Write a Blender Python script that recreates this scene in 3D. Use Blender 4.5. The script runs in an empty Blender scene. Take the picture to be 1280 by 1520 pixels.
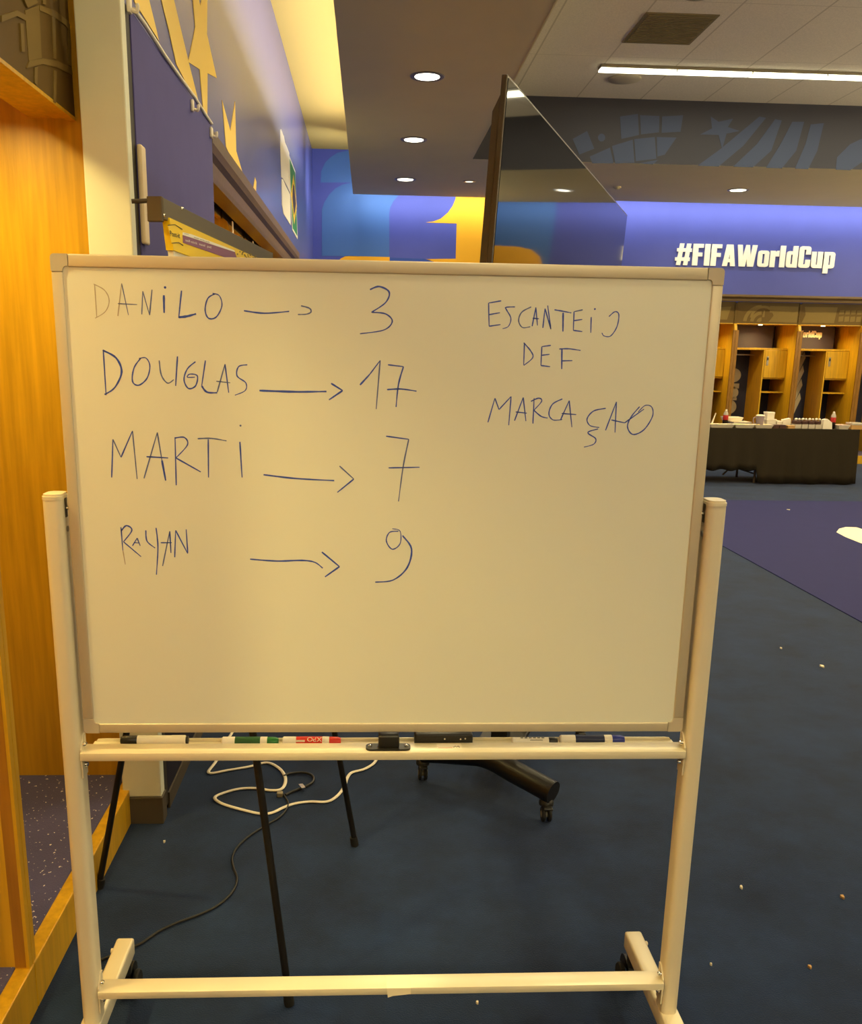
import bpy, bmesh, math, random
import numpy as np
from mathutils import Vector, Matrix
random.seed(7)
C = bpy.context.scene.collection
S = bpy.context.scene
PI = math.pi

# ------------------------------------------------------------------ camera
F, CX, CY = 1342.98, 609.62, 845.0          # focal length and principal point, in pixels of a 1280x1520 frame
PITCH, YAW, ROLL, EYE = 0.234816, 0.0487, 0.01717, 1.6
cp, sp, cy_, sy_ = math.cos(PITCH), math.sin(PITCH), math.cos(YAW), math.sin(YAW)
fw = Vector((sy_*cp, cy_*cp, -sp)); rt0 = Vector((cy_, -sy_, 0)); up0 = rt0.cross(fw)
RT = math.cos(ROLL)*rt0 + math.sin(ROLL)*up0
UP = -math.sin(ROLL)*rt0 + math.cos(ROLL)*up0
cam = bpy.data.cameras.new('camera'); cam_o = bpy.data.objects.new('camera', cam); C.objects.link(cam_o)
cam_o.matrix_world = Matrix(((RT.x, UP.x, -fw.x, 0), (RT.y, UP.y, -fw.y, 0), (RT.z, UP.z, -fw.z, EYE), (0, 0, 0, 1)))
cam.sensor_fit = 'AUTO'; cam.sensor_width = 36; cam.lens = F*36/1520
cam.shift_x = -(CX-640)/1520; cam.shift_y = (CY-760)/1520
cam.clip_start = .02; cam.clip_end = 100
S.camera = cam_o

def ray(x, y): return fw + RT*((x-CX)/F) - UP*((y-CY)/F)
def onY(x, y, Y): r = ray(x, y); p = r*(Y/r.y); p.z += EYE; return p
def onZ(x, y, Z): r = ray(x, y); p = r*((Z-EYE)/r.z); p.z += EYE; return p
def onX(x, y, X): r = ray(x, y); p = r*(X/r.x); p.z += EYE; return p

# ------------------------------------------------------------------ world, exposure
S.view_settings.view_transform = 'Standard'; S.view_settings.look = 'None'
S.view_settings.exposure = 0.5; S.view_settings.gamma = 1.0
try: S.view_settings.use_curve_mapping = False
except Exception: pass
W = bpy.data.worlds.new('world'); S.world = W; W.use_nodes = True
W.node_tree.nodes['Background'].inputs[0].default_value = (.5, .42, .3, 1)
W.node_tree.nodes['Background'].inputs[1].default_value = 0.02
try:
    S.cycles.use_denoising = True; S.cycles.max_bounces = 8; S.cycles.sample_clamp_indirect = 6
    S.cycles.caustics_reflective = False; S.cycles.caustics_refractive = False
except Exception: pass

# ------------------------------------------------------------------ light settings
WARM = (1.0, .83, .46)        # the room's downlights
AMBER = (1.0, .76, .26)       # pucks in the lockers
COVE = (.97, 1.0, 1.05)        # strip in the left cove
COVE_FAR = (.92, .97, 1.0)    # strip in the far cove
P_DOWN, P_LOCK, P_COVE, P_COVE_FAR, P_LINE, P_FILL_FRONT, P_FILL_UP = 32, 5, 19, 15, 55, 180, 330  # the last two power the added fill strips

# ------------------------------------------------------------------ materials
def lin(h):
    h = h.lstrip('#'); v = [int(h[i:i+2], 16)/255 for i in (0, 2, 4)]
    return tuple((c/12.92 if c <= .04045 else ((c+.055)/1.055)**2.4) for c in v) + (1,)
def mat(name, color, rough=.5, metal=0, spec=.5, var=0, vscale=8, bump=0, bscale=60, emit=0, stretch=None, trans=0, coat=0):
    m = bpy.data.materials.new(name); m.use_nodes = True
    nt = m.node_tree; b = nt.nodes['Principled BSDF']
    col = lin(color) if isinstance(color, str) else tuple(color)+((1,) if len(color) == 3 else ())
    b.inputs['Base Color'].default_value = col; b.inputs['Roughness'].default_value = rough
    b.inputs['Metallic'].default_value = metal; b.inputs['Specular IOR Level'].default_value = spec
    if trans: b.inputs['Transmission Weight'].default_value = trans
    if coat: b.inputs['Coat Weight'].default_value = coat; b.inputs['Coat Roughness'].default_value = .15
    if emit: b.inputs['Emission Color'].default_value = col; b.inputs['Emission Strength'].default_value = emit
    if var or bump:
        tc = nt.nodes.new('ShaderNodeTexCoord'); mp = nt.nodes.new('ShaderNodeMapping')
        nt.links.new(tc.outputs['Object'], mp.inputs['Vector'])
        if stretch: mp.inputs['Scale'].default_value = stretch
    if var:
        n = nt.nodes.new('ShaderNodeTexNoise'); n.inputs['Scale'].default_value = vscale; n.inputs['Detail'].default_value = 5
        r = nt.nodes.new('ShaderNodeMapRange'); r.inputs['From Min'].default_value = .3; r.inputs['From Max'].default_value = .7
        r.inputs['To Min'].default_value = 1-var; r.inputs['To Max'].default_value = 1+var
        mx = nt.nodes.new('ShaderNodeVectorMath'); mx.operation = 'SCALE'; mx.inputs[0].default_value = col[:3]
        nt.links.new(mp.outputs[0], n.inputs['Vector']); nt.links.new(n.outputs['Fac'], r.inputs['Value'])
        nt.links.new(r.outputs[0], mx.inputs['Scale']); nt.links.new(mx.outputs[0], b.inputs['Base Color'])
    if bump:
        n2 = nt.nodes.new('ShaderNodeTexNoise'); n2.inputs['Scale'].default_value = bscale; n2.inputs['Detail'].default_value = 3
        bp = nt.nodes.new('ShaderNodeBump'); bp.inputs['Strength'].default_value = bump; bp.inputs['Distance'].default_value = .01
        nt.links.new(mp.outputs[0], n2.inputs['Vector']); nt.links.new(n2.outputs['Fac'], bp.inputs['Height'])
        nt.links.new(bp.outputs[0], b.inputs['Normal'])
    return m
def mat_carpet(name, base, fleck, scale, thr, big=.12):
    m = bpy.data.materials.new(name); m.use_nodes = True; nt = m.node_tree; b = nt.nodes['Principled BSDF']
    b.inputs['Roughness'].default_value = .95; b.inputs['Specular IOR Level'].default_value = .15
    b.inputs['Sheen Weight'].default_value = .1; b.inputs['Sheen Roughness'].default_value = .5
    tc = nt.nodes.new('ShaderNodeTexCoord')
    v = nt.nodes.new('ShaderNodeTexNoise'); v.inputs['Scale'].default_value = scale; v.inputs['Detail'].default_value = 2
    cr = nt.nodes.new('ShaderNodeValToRGB'); cr.color_ramp.elements[0].position = thr; cr.color_ramp.elements[1].position = thr+.05
    cr.color_ramp.elements[0].color = (0, 0, 0, 1); cr.color_ramp.elements[1].color = (1, 1, 1, 1)
    mx = nt.nodes.new('ShaderNodeMix'); mx.data_type = 'RGBA'; mx.inputs[7].default_value = lin(fleck)
    n = nt.nodes.new('ShaderNodeTexNoise'); n.inputs['Scale'].default_value = 3.5; n.inputs['Detail'].default_value = 9; n.inputs['Roughness'].default_value = .68
    r = nt.nodes.new('ShaderNodeMapRange'); r.inputs['From Min'].default_value = .3; r.inputs['From Max'].default_value = .7
    r.inputs['To Min'].default_value = 1-big; r.inputs['To Max'].default_value = 1+big
    sc = nt.nodes.new('ShaderNodeVectorMath'); sc.operation = 'SCALE'; sc.inputs[0].default_value = lin(base)[:3]
    for q in (v, n): nt.links.new(tc.outputs['Object'], q.inputs['Vector'])
    nt.links.new(n.outputs['Fac'], r.inputs['Value']); nt.links.new(r.outputs[0], sc.inputs['Scale'])
    nt.links.new(v.outputs['Fac'], cr.inputs['Fac']); nt.links.new(cr.outputs['Color'], mx.inputs[0])
    nt.links.new(sc.outputs[0], mx.inputs[6]); nt.links.new(mx.outputs[2], b.inputs['Base Color'])
    n2 = nt.nodes.new('ShaderNodeTexNoise'); n2.inputs['Scale'].default_value = 260
    bp = nt.nodes.new('ShaderNodeBump'); bp.inputs['Strength'].default_value = .5; bp.inputs['Distance'].default_value = .004
    nt.links.new(tc.outputs['Object'], n2.inputs['Vector']); nt.links.new(n2.outputs['Fac'], bp.inputs['Height']); nt.links.new(bp.outputs[0], b.inputs['Normal'])
    return m
def mat_tiles(name, col, line, px, py, ox, oy):
    m = bpy.data.materials.new(name); m.use_nodes = True; nt = m.node_tree; b = nt.nodes['Principled BSDF']
    b.inputs['Roughness'].default_value = .9; b.inputs['Specular IOR Level'].default_value = .1
    tc = nt.nodes.new('ShaderNodeTexCoord'); sx = nt.nodes.new('ShaderNodeSeparateXYZ'); nt.links.new(tc.outputs['Object'], sx.inputs[0])
    outs = []
    for ax, p, o in (('X', px, ox), ('Y', py, oy)):
        a = nt.nodes.new('ShaderNodeMath'); a.operation = 'SUBTRACT'; a.inputs[1].default_value = o; nt.links.new(sx.outputs[ax], a.inputs[0])
        w = nt.nodes.new('ShaderNodeMath'); w.operation = 'PINGPONG'; w.inputs[1].default_value = p/2; nt.links.new(a.outputs[0], w.inputs[0])
        l = nt.nodes.new('ShaderNodeMath'); l.operation = 'LESS_THAN'; l.inputs[1].default_value = .008 if ax == 'X' else .004; nt.links.new(w.outputs[0], l.inputs[0])
        outs.append(l)
    mxm = nt.nodes.new('ShaderNodeMath'); mxm.operation = 'MAXIMUM'
    nt.links.new(outs[0].outputs[0], mxm.inputs[0]); nt.links.new(outs[1].outputs[0], mxm.inputs[1])
    n = nt.nodes.new('ShaderNodeTexNoise'); n.inputs['Scale'].default_value = 90; nt.links.new(tc.outputs['Object'], n.inputs['Vector'])
    r = nt.nodes.new('ShaderNodeMapRange'); r.inputs['From Min'].default_value = .35; r.inputs['From Max'].default_value = .65; r.inputs['To Min'].default_value = .93; r.inputs['To Max'].default_value = 1.05
    sc = nt.nodes.new('ShaderNodeVectorMath'); sc.operation = 'SCALE'; sc.inputs[0].default_value = lin(col)[:3]
    nt.links.new(n.outputs['Fac'], r.inputs['Value']); nt.links.new(r.outputs[0], sc.inputs['Scale'])
    mx = nt.nodes.new('ShaderNodeMix'); mx.data_type = 'RGBA'; mx.inputs[7].default_value = lin(line)
    nt.links.new(mxm.outputs[0], mx.inputs[0]); nt.links.new(sc.outputs[0], mx.inputs[6]); nt.links.new(mx.outputs[2], b.inputs['Base Color'])
    return m

M = {}
M['carpet'] = mat_carpet('blue_carpet', '#182a49', '#2c3e59', 140, .72, .38)
M['seat_carpet'] = mat_carpet('purple_speckled_carpet', '#4f4c72', '#e8dcd8', 75, .66, .08)
M['blue_wall'] = mat('blue_wall_paint', (.092, .102, .345), .42, spec=.6, var=.03, vscale=3, coat=.5)
M['blue_wall_far'] = mat('far_blue_wall_paint', (.075, .09, .36), .6, spec=.3, var=.03, vscale=3)
M['mural_light'] = mat('light_blue_mural', (.062, .155, .40), .6, spec=.3)
M['mural_mid'] = mat('mid_blue_mural', '#35509c', .6, spec=.3)
M['mural_yellow'] = mat('yellow_mural', '#f5b022', .6, spec=.3)
M['star_yellow'] = mat('yellow_star_vinyl', (.95, .66, .12), .5)
M['white_vinyl'] = mat('white_vinyl', '#fbf7e6', .5)
M['green_vinyl'] = mat('green_vinyl', '#138a45', .5)
M['flag_yellow'] = mat('flag_yellow_vinyl', '#ffd91a', .5)
M['flag_blue'] = mat('flag_dark_vinyl', '#3a3030', .5)
M['soffit'] = mat('beige_ceiling_paint', (.80, .70, .42), .9, spec=.1, var=.02, vscale=2)
M['cove_paint'] = mat('cove_ceiling_paint', '#d9b866', .85, spec=.1)
M['tiles'] = mat_tiles('acoustic_tiles', '#f0e4cc', '#d2c5ab', .735, 1.47, 2.36, 11.22)
M['band'] = mat('dark_band_vinyl', '#43424a', .6, spec=.2)
M['band_blue'] = mat('band_blue_vinyl', '#475069', .6, spec=.2)
M['pale_wall'] = mat('pale_wall_paint', '#e6dcc8', .8, spec=.2)
M['pillar'] = mat('cream_pillar_paint', '#e4e3cc', .6, var=.03, vscale=5)
M['dark_base'] = mat('dark_vinyl_base', '#4a3f2e', .6)
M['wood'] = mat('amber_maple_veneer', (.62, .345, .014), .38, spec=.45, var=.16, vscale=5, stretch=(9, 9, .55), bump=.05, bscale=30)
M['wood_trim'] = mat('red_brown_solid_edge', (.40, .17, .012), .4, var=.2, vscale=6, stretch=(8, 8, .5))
M['wood_shade'] = mat('shaded_wood_edge', (.26, .115, .010), .45, var=.15, vscale=6, stretch=(8, 8, .5))  # wood darkened to the tone of divider fronts in shade
M['wood_dark'] = mat('dark_oiled_wood', (.13, .078, .026), .45, var=.12, vscale=5, stretch=(1, 6, 6))
M['fascia'] = mat('brown_frosted_fascia', (.125, .076, .022), .5, spec=.1)
M['fascia_tan'] = mat('tan_fascia_print', (.20, .135, .042), .5, spec=.1)
M['sign_dark'] = mat('dark_plum_sign', '#3c3448', .6)
M['locker_back'] = mat('dark_locker_back', '#2c2c40', .6)
M['graphic_tan'] = mat('tan_locker_graphic', '#c2b492', .6)
M['sign_white'] = mat('sign_white', '#fff4e0', .6)
M['steel'] = mat('brushed_steel', '#b9b4aa', .3, 1)
M['chrome'] = mat('polished_steel', '#e8e4d8', .15, 1)
M['panel_blue'] = mat('blue_fabric_panel', '#54508c', .75, spec=.25, var=.04, vscale=6)
M['panel_shade'] = mat('navy_panel_in_shade', '#1f1c2a', .8, spec=.2)  # shadow at the foot of the blue panel put into the colour
M['panel_edge'] = mat('dark_panel_edge', '#2e2716', .6)
M['white_plastic'] = mat('white_plastic', '#f1e6d2', .45)
M['foam'] = mat('off_white_foam', '#e8d4b4', .7)
M['board'] = mat('white_enamel', '#ebebd8', .22, spec=.5)
M['frame'] = mat('anodised_frame', '#cfc3a8', .42, .25, var=.02, vscale=4)
M['corner'] = mat('grey_plastic_corner', '#c3b79e', .5)
M['post'] = mat('painted_steel_post', '#e2d6b8', .38, spec=.5)
M['bar'] = mat('painted_aluminium_bar', '#eadfc0', .33, .1, spec=.6)
M['ink'] = mat('blue_marker_ink', '#3450b0', .5)
M['ink_mid'] = mat('thin_blue_marker_ink', '#5a6a9c', .5)
M['ink_faint'] = mat('faint_marker_ink', '#b3a68e', .5)
M['black_plastic'] = mat('black_plastic', '#1d1a14', .42)
M['black_rubber'] = mat('black_rubber', '#14120e', .7)
M['black_metal'] = mat('black_powder_coat', '#1c1812', .4, .2)
M['screen'] = mat('black_glass_screen', '#050504', .035, spec=.3)
M['bezel'] = mat('dark_bronze_bezel', '#453a2b', .35, .3)
M['easel_grey'] = mat('dark_grey_header', '#6e6552', .55, spec=.3)
M['end_brown'] = mat('brown_end_plate', '#54452c', .5)
M['pad_yellow'] = mat('yellow_pad_cover', '#f2cc00', .5)
M['pad_purple'] = mat('purple_pad_band', '#8a5472', .5)
M['paper'] = mat('white_paper', '#f4f0e4', .7)
M['text_dark'] = mat('dark_print', '#241c14', .6)
M['text_olive'] = mat('olive_print', '#8a7414', .6)
M['marker_white'] = mat('marker_barrel_white', '#fffaea', .4)
M['green'] = mat('marker_green', '#1d7a2c', .4)
M['green_dark'] = mat('marker_green_label', '#1c5a24', .5)
M['red'] = mat('marker_red', '#e0351a', .4)
M['blue'] = mat('marker_blue', '#27349a', .4)
M['navy'] = mat('marker_navy_label', '#16204a', .5)
M['tape'] = mat('masking_tape', '#fff2cf', .6)
M['label_white'] = mat('label_white', '#f6ead2', .5)
M['orange_print'] = mat('orange_print', '#cc6a3a', .6)
M['cable_white'] = mat('white_flat_cable', '#efe4cc', .45)
M['cable_black'] = mat('black_cable', '#1f1b14', .5)
M['connector'] = mat('grey_connector', '#8d836c', .5)
M['cloth'] = mat('black_table_cloth', '#2e2618', .85, spec=.2)
M['mat_purple'] = mat('purple_floor_mat', '#2b2c5c', .85, spec=.2, var=.03, vscale=6)
M['mat_white'] = mat('cream_mat_print', '#fff4d2', .8, spec=.2)
M['lamp'] = mat('lamp_diffuser', (1, .93, .72), .5, emit=4.5)
M['lamp_small'] = mat('small_lamp_diffuser', (1, .86, .6), .5, emit=1.3)
M['line_lamp'] = mat('line_lamp_diffuser', (1, .95, .68), .5, emit=5)
M['strip_lamp'] = mat('strip_lamp_diffuser', (1, .9, .6), .5, emit=3)
M['puck'] = mat('puck_lamp', (1, .85, .5), .5, emit=3)
M['trim_metal'] = mat('lamp_trim', '#9a907a', .4, .6)
M['grille'] = mat('brown_vent_grille', '#85764f', .7)
M['speaker'] = mat('speaker_cloth', '#c0b49a', .9)
M['cola'] = mat('dark_cola', '#1a0805', .15)
M['clear'] = mat('clear_bottle', '#b8aea0', .15)
M['red_label'] = mat('red_bottle_label', '#b3201a', .5)
M['food_yellow'] = mat('yellow_food', '#e8d47a', .7, var=.2, vscale=60)
M['food_dark'] = mat('dark_pastry', '#4a2a20', .7, var=.3, vscale=60)
M['food_red'] = mat('red_fruit', '#e8452c', .5)
M['food_tan'] = mat('tan_pastry', '#c89a5a', .7)
M['clear_box'] = mat('clear_plastic_box', '#c8bca8', .2)
M['lilac'] = mat('lilac_plastic', '#8d7f8c', .4)
M['scrap'] = mat('scrap_paper', '#efe2c4', .8)
M['folding_leg'] = mat('grey_folding_leg', '#6b5a44', .5, .3)

# ------------------------------------------------------------------ mesh helpers
def nb(): return bmesh.new()
def box(bm, x0, x1, y0, y1, z0, z1, bev=0, seg=2, mi=0):
    r = bmesh.ops.create_cube(bm, size=1)
    for v in r['verts']:
        v.co = Vector((x0+(x1-x0)*(v.co.x+.5), y0+(y1-y0)*(v.co.y+.5), z0+(z1-z0)*(v.co.z+.5)))
    fs = list({f for v in r['verts'] for f in v.link_faces})
    for f in fs: f.material_index = mi
    if bev:
        es = list({e for v in r['verts'] for e in v.link_edges})
        bmesh.ops.bevel(bm, geom=es, offset=bev, segments=seg, affect='EDGES', profile=.5)
    return bm
def prism(bm, poly, fr, w0, w1, mi=0):
    """extrude a 2-D polygon; fr(u, v, w) gives the 3-D point"""
    a = [bm.verts.new(fr(u, v, w0)) for u, v in poly]; b = [bm.verts.new(fr(u, v, w1)) for u, v in poly]
    n = len(poly); fs = [bm.faces.new(a), bm.faces.new(b[::-1])]
    for i in range(n): fs.append(bm.faces.new((a[i], b[i], b[(i+1) % n], a[(i+1) % n])))
    for f in fs: f.material_index = mi
    return bm
def tube(bm, pts, r, seg=10, mi=0, flat=None):
    pts = [Vector(p) for p in pts]; n = len(pts); rings = []
    rs = r if isinstance(r, (list, tuple)) else [r]*n
    t0 = (pts[1]-pts[0]).normalized(); nx = t0.orthogonal().normalized()
    if flat: nx = Vector((0, 0, 1)).cross(t0).normalized()
    for i in range(n):
        t = (pts[min(i+1, n-1)]-pts[max(i-1, 0)]).normalized()
        if flat: nx = Vector((0, 0, 1)).cross(t).normalized()
        else: nx = (nx - t*nx.dot(t)).normalized()
        ny = t.cross(nx)
        k = flat or 1
        rings.append([bm.verts.new(pts[i]+nx*(rs[i]*math.cos(a))+ny*(rs[i]*k*math.sin(a))) for a in [2*PI*j/seg for j in range(seg)]])
    fs = []
    for i in range(n-1):
        for j in range(seg): fs.append(bm.faces.new((rings[i][j], rings[i][(j+1) % seg], rings[i+1][(j+1) % seg], rings[i+1][j])))
    fs.append(bm.faces.new(rings[0][::-1])); fs.append(bm.faces.new(rings[-1]))
    for f in fs: f.material_index = mi
    return bm
def lathe(bm, prof, c=(0, 0, 0), ax='Z', seg=24, mi=0):
    c = Vector(c); rings = []
    def P(r, h, a):
        x, y = r*math.cos(a), r*math.sin(a)
        return c+Vector({'Z': (x, y, h), 'X': (h, x, y), 'Y': (x, h, y)}[ax])
    for r, h in prof: rings.append([bm.verts.new(P(max(r, 1e-5), h, 2*PI*j/seg)) for j in range(seg)])
    fs = []
    for i in range(len(prof)-1):
        for j in range(seg): fs.append(bm.faces.new((rings[i][j], rings[i][(j+1) % seg], rings[i+1][(j+1) % seg], rings[i+1][j])))
    fs.append(bm.faces.new(rings[0][::-1])); fs.append(bm.faces.new(rings[-1]))
    for f in fs: f.material_index = mi
    return bm
def smooth(pts, k=5, closed=False):
    """Catmull-Rom through the points"""
    p = [Vector(q) for q in pts]; out = []
    if len(p) < 3: return p
    n = len(p)
    for i in range(n-1):
        a, b, c, d = p[max(i-1, 0)], p[i], p[i+1], p[min(i+2, n-1)]
        for j in range(k):
            t = j/k
            out.append(.5*((2*b)+(c-a)*t+(2*a-5*b+4*c-d)*t*t+(3*b-a-3*c+d)*t**3))
    out.append(p[-1]); return out

OFF = {}
def thing(name, label, cat, loc=(0, 0, 0), rotz=0, group=None, world=True):
    o = bpy.data.objects.new(name, None); C.objects.link(o); o.empty_display_size = .1
    o.location = loc; o.rotation_euler = (0, 0, rotz); o['label'] = label; o['category'] = cat
    if group: o['group'] = group
    OFF[o.name] = Vector(loc) if world else Vector((0, 0, 0))
    return o
def obj(name, bm, mats, parent=None, sm=None, label=None):
    bmesh.ops.recalc_face_normals(bm, faces=bm.faces)
    off = Vector((0, 0, 0))
    if parent is not None:
        p = parent
        while p.parent: p = p.parent
        off = OFF.get(p.name, off)
    if off.length:
        for v in bm.verts: v.co -= off
    me = bpy.data.meshes.new(name); bm.to_mesh(me); bm.free()
    for m in (mats if isinstance(mats, (list, tuple)) else [mats]): me.materials.append(M[m])
    o = bpy.data.objects.new(name, me); C.objects.link(o)
    if parent is not None: o.parent = parent
    if sm:
        for f in me.polygons: f.use_smooth = True
        try: me.set_sharp_from_angle(angle=math.radians(sm))
        except Exception: pass
    if label: o['label'] = label
    return o
def solo(name, bm, mats, label, cat, group=None, sm=None):
    """a thing that is one mesh: its origin moves to the foot of the mesh"""
    vs = [v.co for v in bm.verts]
    c = Vector(((min(v.x for v in vs)+max(v.x for v in vs))/2, (min(v.y for v in vs)+max(v.y for v in vs))/2, min(v.z for v in vs)))
    for v in bm.verts: v.co -= c
    o = obj(name, bm, mats, None, sm); o.location = c; o['label'] = label; o['category'] = cat
    if group: o['group'] = group
    return o
def struct(name, bm, mats, parent=None, sm=None):
    o = obj(name, bm, mats, parent, sm); o['kind'] = 'structure'; return o
def area(name, loc, sx, sy, power, color, rot=(0, 0, 0), parent=None, shape='RECTANGLE', spread=180):
    l = bpy.data.lights.new(name, 'AREA'); l.shape = shape; l.size = sx; l.size_y = sy; l.energy = power; l.color = color; l.spread = math.radians(spread)
    o = bpy.data.objects.new(name, l); C.objects.link(o); o.rotation_euler = rot; o.location = loc
    if parent is not None:
        o.parent = parent; o.location = Vector(loc) - OFF.get(parent.name, Vector((0, 0, 0)))
    return o
def text_bm(body, size, fr, w0=0, w1=.001):
    """the built-in font as a flat mesh mapped through fr(u, v, w)"""
    cu = bpy.data.curves.new('t', 'FONT'); cu.body = body; cu.size = size; cu.resolution_u = 3
    o = bpy.data.objects.new('t', cu); C.objects.link(o)
    dg = bpy.context.evaluated_depsgraph_get(); dg.update()
    me = bpy.data.meshes.new_from_object(o.evaluated_get(dg)); bm = nb(); bm.from_mesh(me)
    for v in bm.verts: v.co = fr(v.co.x, v.co.y, w1)
    bpy.data.objects.remove(o); bpy.data.meshes.remove(me); bpy.data.curves.remove(cu)
    return bm

# heavy condensed lettering, cap height 1
def R_(x0, y0, x1, y1): return [(x0, y0), (x1, y0), (x1, y1), (x0, y1)]
def ring(w, h, t=.17, g=.07, dy=0):
    return [[(0, .1+dy), (t, .1+dy), (t, h-.1+dy), (0, h-.1+dy)], [(w-t, .1+dy), (w, .1+dy), (w, h-.1+dy), (w-t, h-.1+dy)],
            [(0, .1+dy), (.03, .03+dy), (.1, dy), (w-.1, dy), (w-.03, .03+dy), (w, .1+dy), (w, .16+dy), (0, .16+dy)],
            [(0, h-.16+dy), (w, h-.16+dy), (w, h-.1+dy), (w-.03, h-.03+dy), (w-.1, h+dy), (.1, h+dy), (.03, h-.03+dy), (0, h-.1+dy)]]
GL = {
 '#': (.60, [[(.05, 0), (.21, 0), (.31, 1), (.15, 1)], [(.31, 0), (.47, 0), (.57, 1), (.41, 1)], R_(0, .2, .55, .36), R_(.05, .62, .60, .78)]),
 'F': (.40, [R_(0, 0, .2, 1), R_(0, .82, .39, 1), R_(0, .42, .36, .60)]),
 'I': (.20, [R_(0, 0, .2, 1)]),
 'A': (.48, [[(0, 0), (.18, 0), (.30, 1), (.12, 1)], [(.48, 0), (.30, 0), (.20, 1), (.36, 1)], R_(.12, .18, .36, .34)]),
 'W': (.74, [[(.10, 0), (.27, 0), (.18, 1), (0, 1)], [(.16, 0), (.33, 0), (.45, 1), (.31, 1)], [(.41, 0), (.56, 0), (.45, 1), (.31, 1)], [(.46, 0), (.64, 0), (.74, 1), (.56, 1)]]),
 'o': (.42, ring(.42, .76)),
 'r': (.32, [R_(0, 0, .19, .76), [(.17, .5), (.33, .5), (.33, .77), (.25, .76), (.17, .68)]]),
 'l': (.20, [R_(0, 0, .2, 1)]),
 'd': (.42, ring(.42, .76)+[R_(.23, 0, .42, 1)]),
 'C': (.44, [[(0, .1), (.19, .1), (.19, .9), (0, .9)], [(0, .1), (.03, .03), (.1, 0), (.34, 0), (.41, .03), (.44, .1), (.44, .16), (0, .16)],
             [(0, .84), (.44, .84), (.44, .9), (.41, .97), (.34, 1), (.1, 1), (.03, .97), (0, .9)], R_(.26, .1, .44, .38), R_(.26, .62, .44, .9)]),
 'u': (.42, [R_(0, .1, .18, .76), R_(.23, 0, .42, .76), [(0, .1), (.03, .03), (.1, 0), (.3, 0), (.3, .16), (0, .16)]]),
 'p': (.42, ring(.42, .76)+[R_(0, -.24, .19, .76)]),
}
def glyphs(s, gap=.045):
    x = 0; out = []
    for ch in s:
        w, ps = GL[ch]; out.append((ch, x, ps)); x += w+gap
    return out, x-gap

# ================================================================== THE SETTING
XW, YF, ZS, ZT, ZC = -.84, 14.2, 3.787, 4.472, 4.45     # left wall, far wall, soffit, tiled tray, cove ceilings
XR, YN = 10.5, -4.0
YB = 11.22                                               # dark band at the far side of the tray
SL, SR = -.24, 1.17                                      # edges of the left soffit
struct('floor', box(nb(), -2.0, XR, YN, 15.1, -.08, 0), 'carpet')
bm = nb(); box(bm, XW-.12, XW, 3.012, YF, 2.5, ZC); box(bm, XW-.12, XW, YN, 3.012, 2.93, ZC); box(bm, XW-.12, XW, 9.62, YF, 0, 2.5); box(bm, -2.0, -1.9, YN, 9.62, 0, 2.6)
wall_left = struct('wall_left', bm, 'blue_wall')
bm = nb(); box(bm, XW-.1, 3.56, YF, YF+.1, 0, ZC); box(bm, 3.56, 8.64, YF, YF+.1, 2.44, ZC); box(bm, 8.64, XR, YF, YF+.1, 0, ZC); box(bm, 3.4, 8.8, 14.95, 15.05, 0, 2.6)
wall_back = struct('wall_back', bm, 'blue_wall_far')
struct('wall_right', box(nb(), XR, XR+.1, YN, YF+.1, 0, 4.6), 'pale_wall')
struct('wall_front', box(nb(), -2.0, XR, YN-.1, YN, 0, 4.6), 'pale_wall')
bm = nb(); box(bm, XW, -.05, YN, YF, ZC, ZC+.06); box(bm, -.05, XR, 13.55, YF, ZC, ZC+.06)
struct('ceiling_cove', bm, 'cove_paint')
bm = nb()
box(bm, SL, SR, YN, 13.82, ZS, ZS+.05); box(bm, SR, XR, YB, 13.82, ZS, ZS+.05)
box(bm, -.05, -.03, YN, 13.62, ZS+.05, ZC+.06)
box(bm, -.03, XR, 13.6, 13.62, ZS+.05, ZC+.06); box(bm, SR-.03, SR, YN, YB, ZS+.05, ZT)
struct('ceiling_soffit', bm, 'soffit')
struct('ceiling', box(nb(), SR, XR, YN, YB, ZT, ZT+.06), 'tiles')
band = struct('trim_1', box(nb(), SR, XR, YB-.002, YB+.02, ZS+.001, ZT), 'band')
struct('trim_2', box(nb(), SR-.001, SR+.012, YN, YB, ZS-.002, ZS+.03), 'soffit')
struct('trim_3', box(nb(), SR, SR+.05, YN, YB, ZT-.012, ZT), 'soffit')

# cream pillar between the near lockers and the blue panel
bm = nb(); box(bm, -.835, -.704, 2.879, 2.93, .10, ZC, .004)
pillar = struct('pillar', bm, 'pillar')
struct('baseboard_left', box(nb(), -.84, -.70, 2.874, 2.935, 0, .10, .003), 'dark_base')

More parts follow.
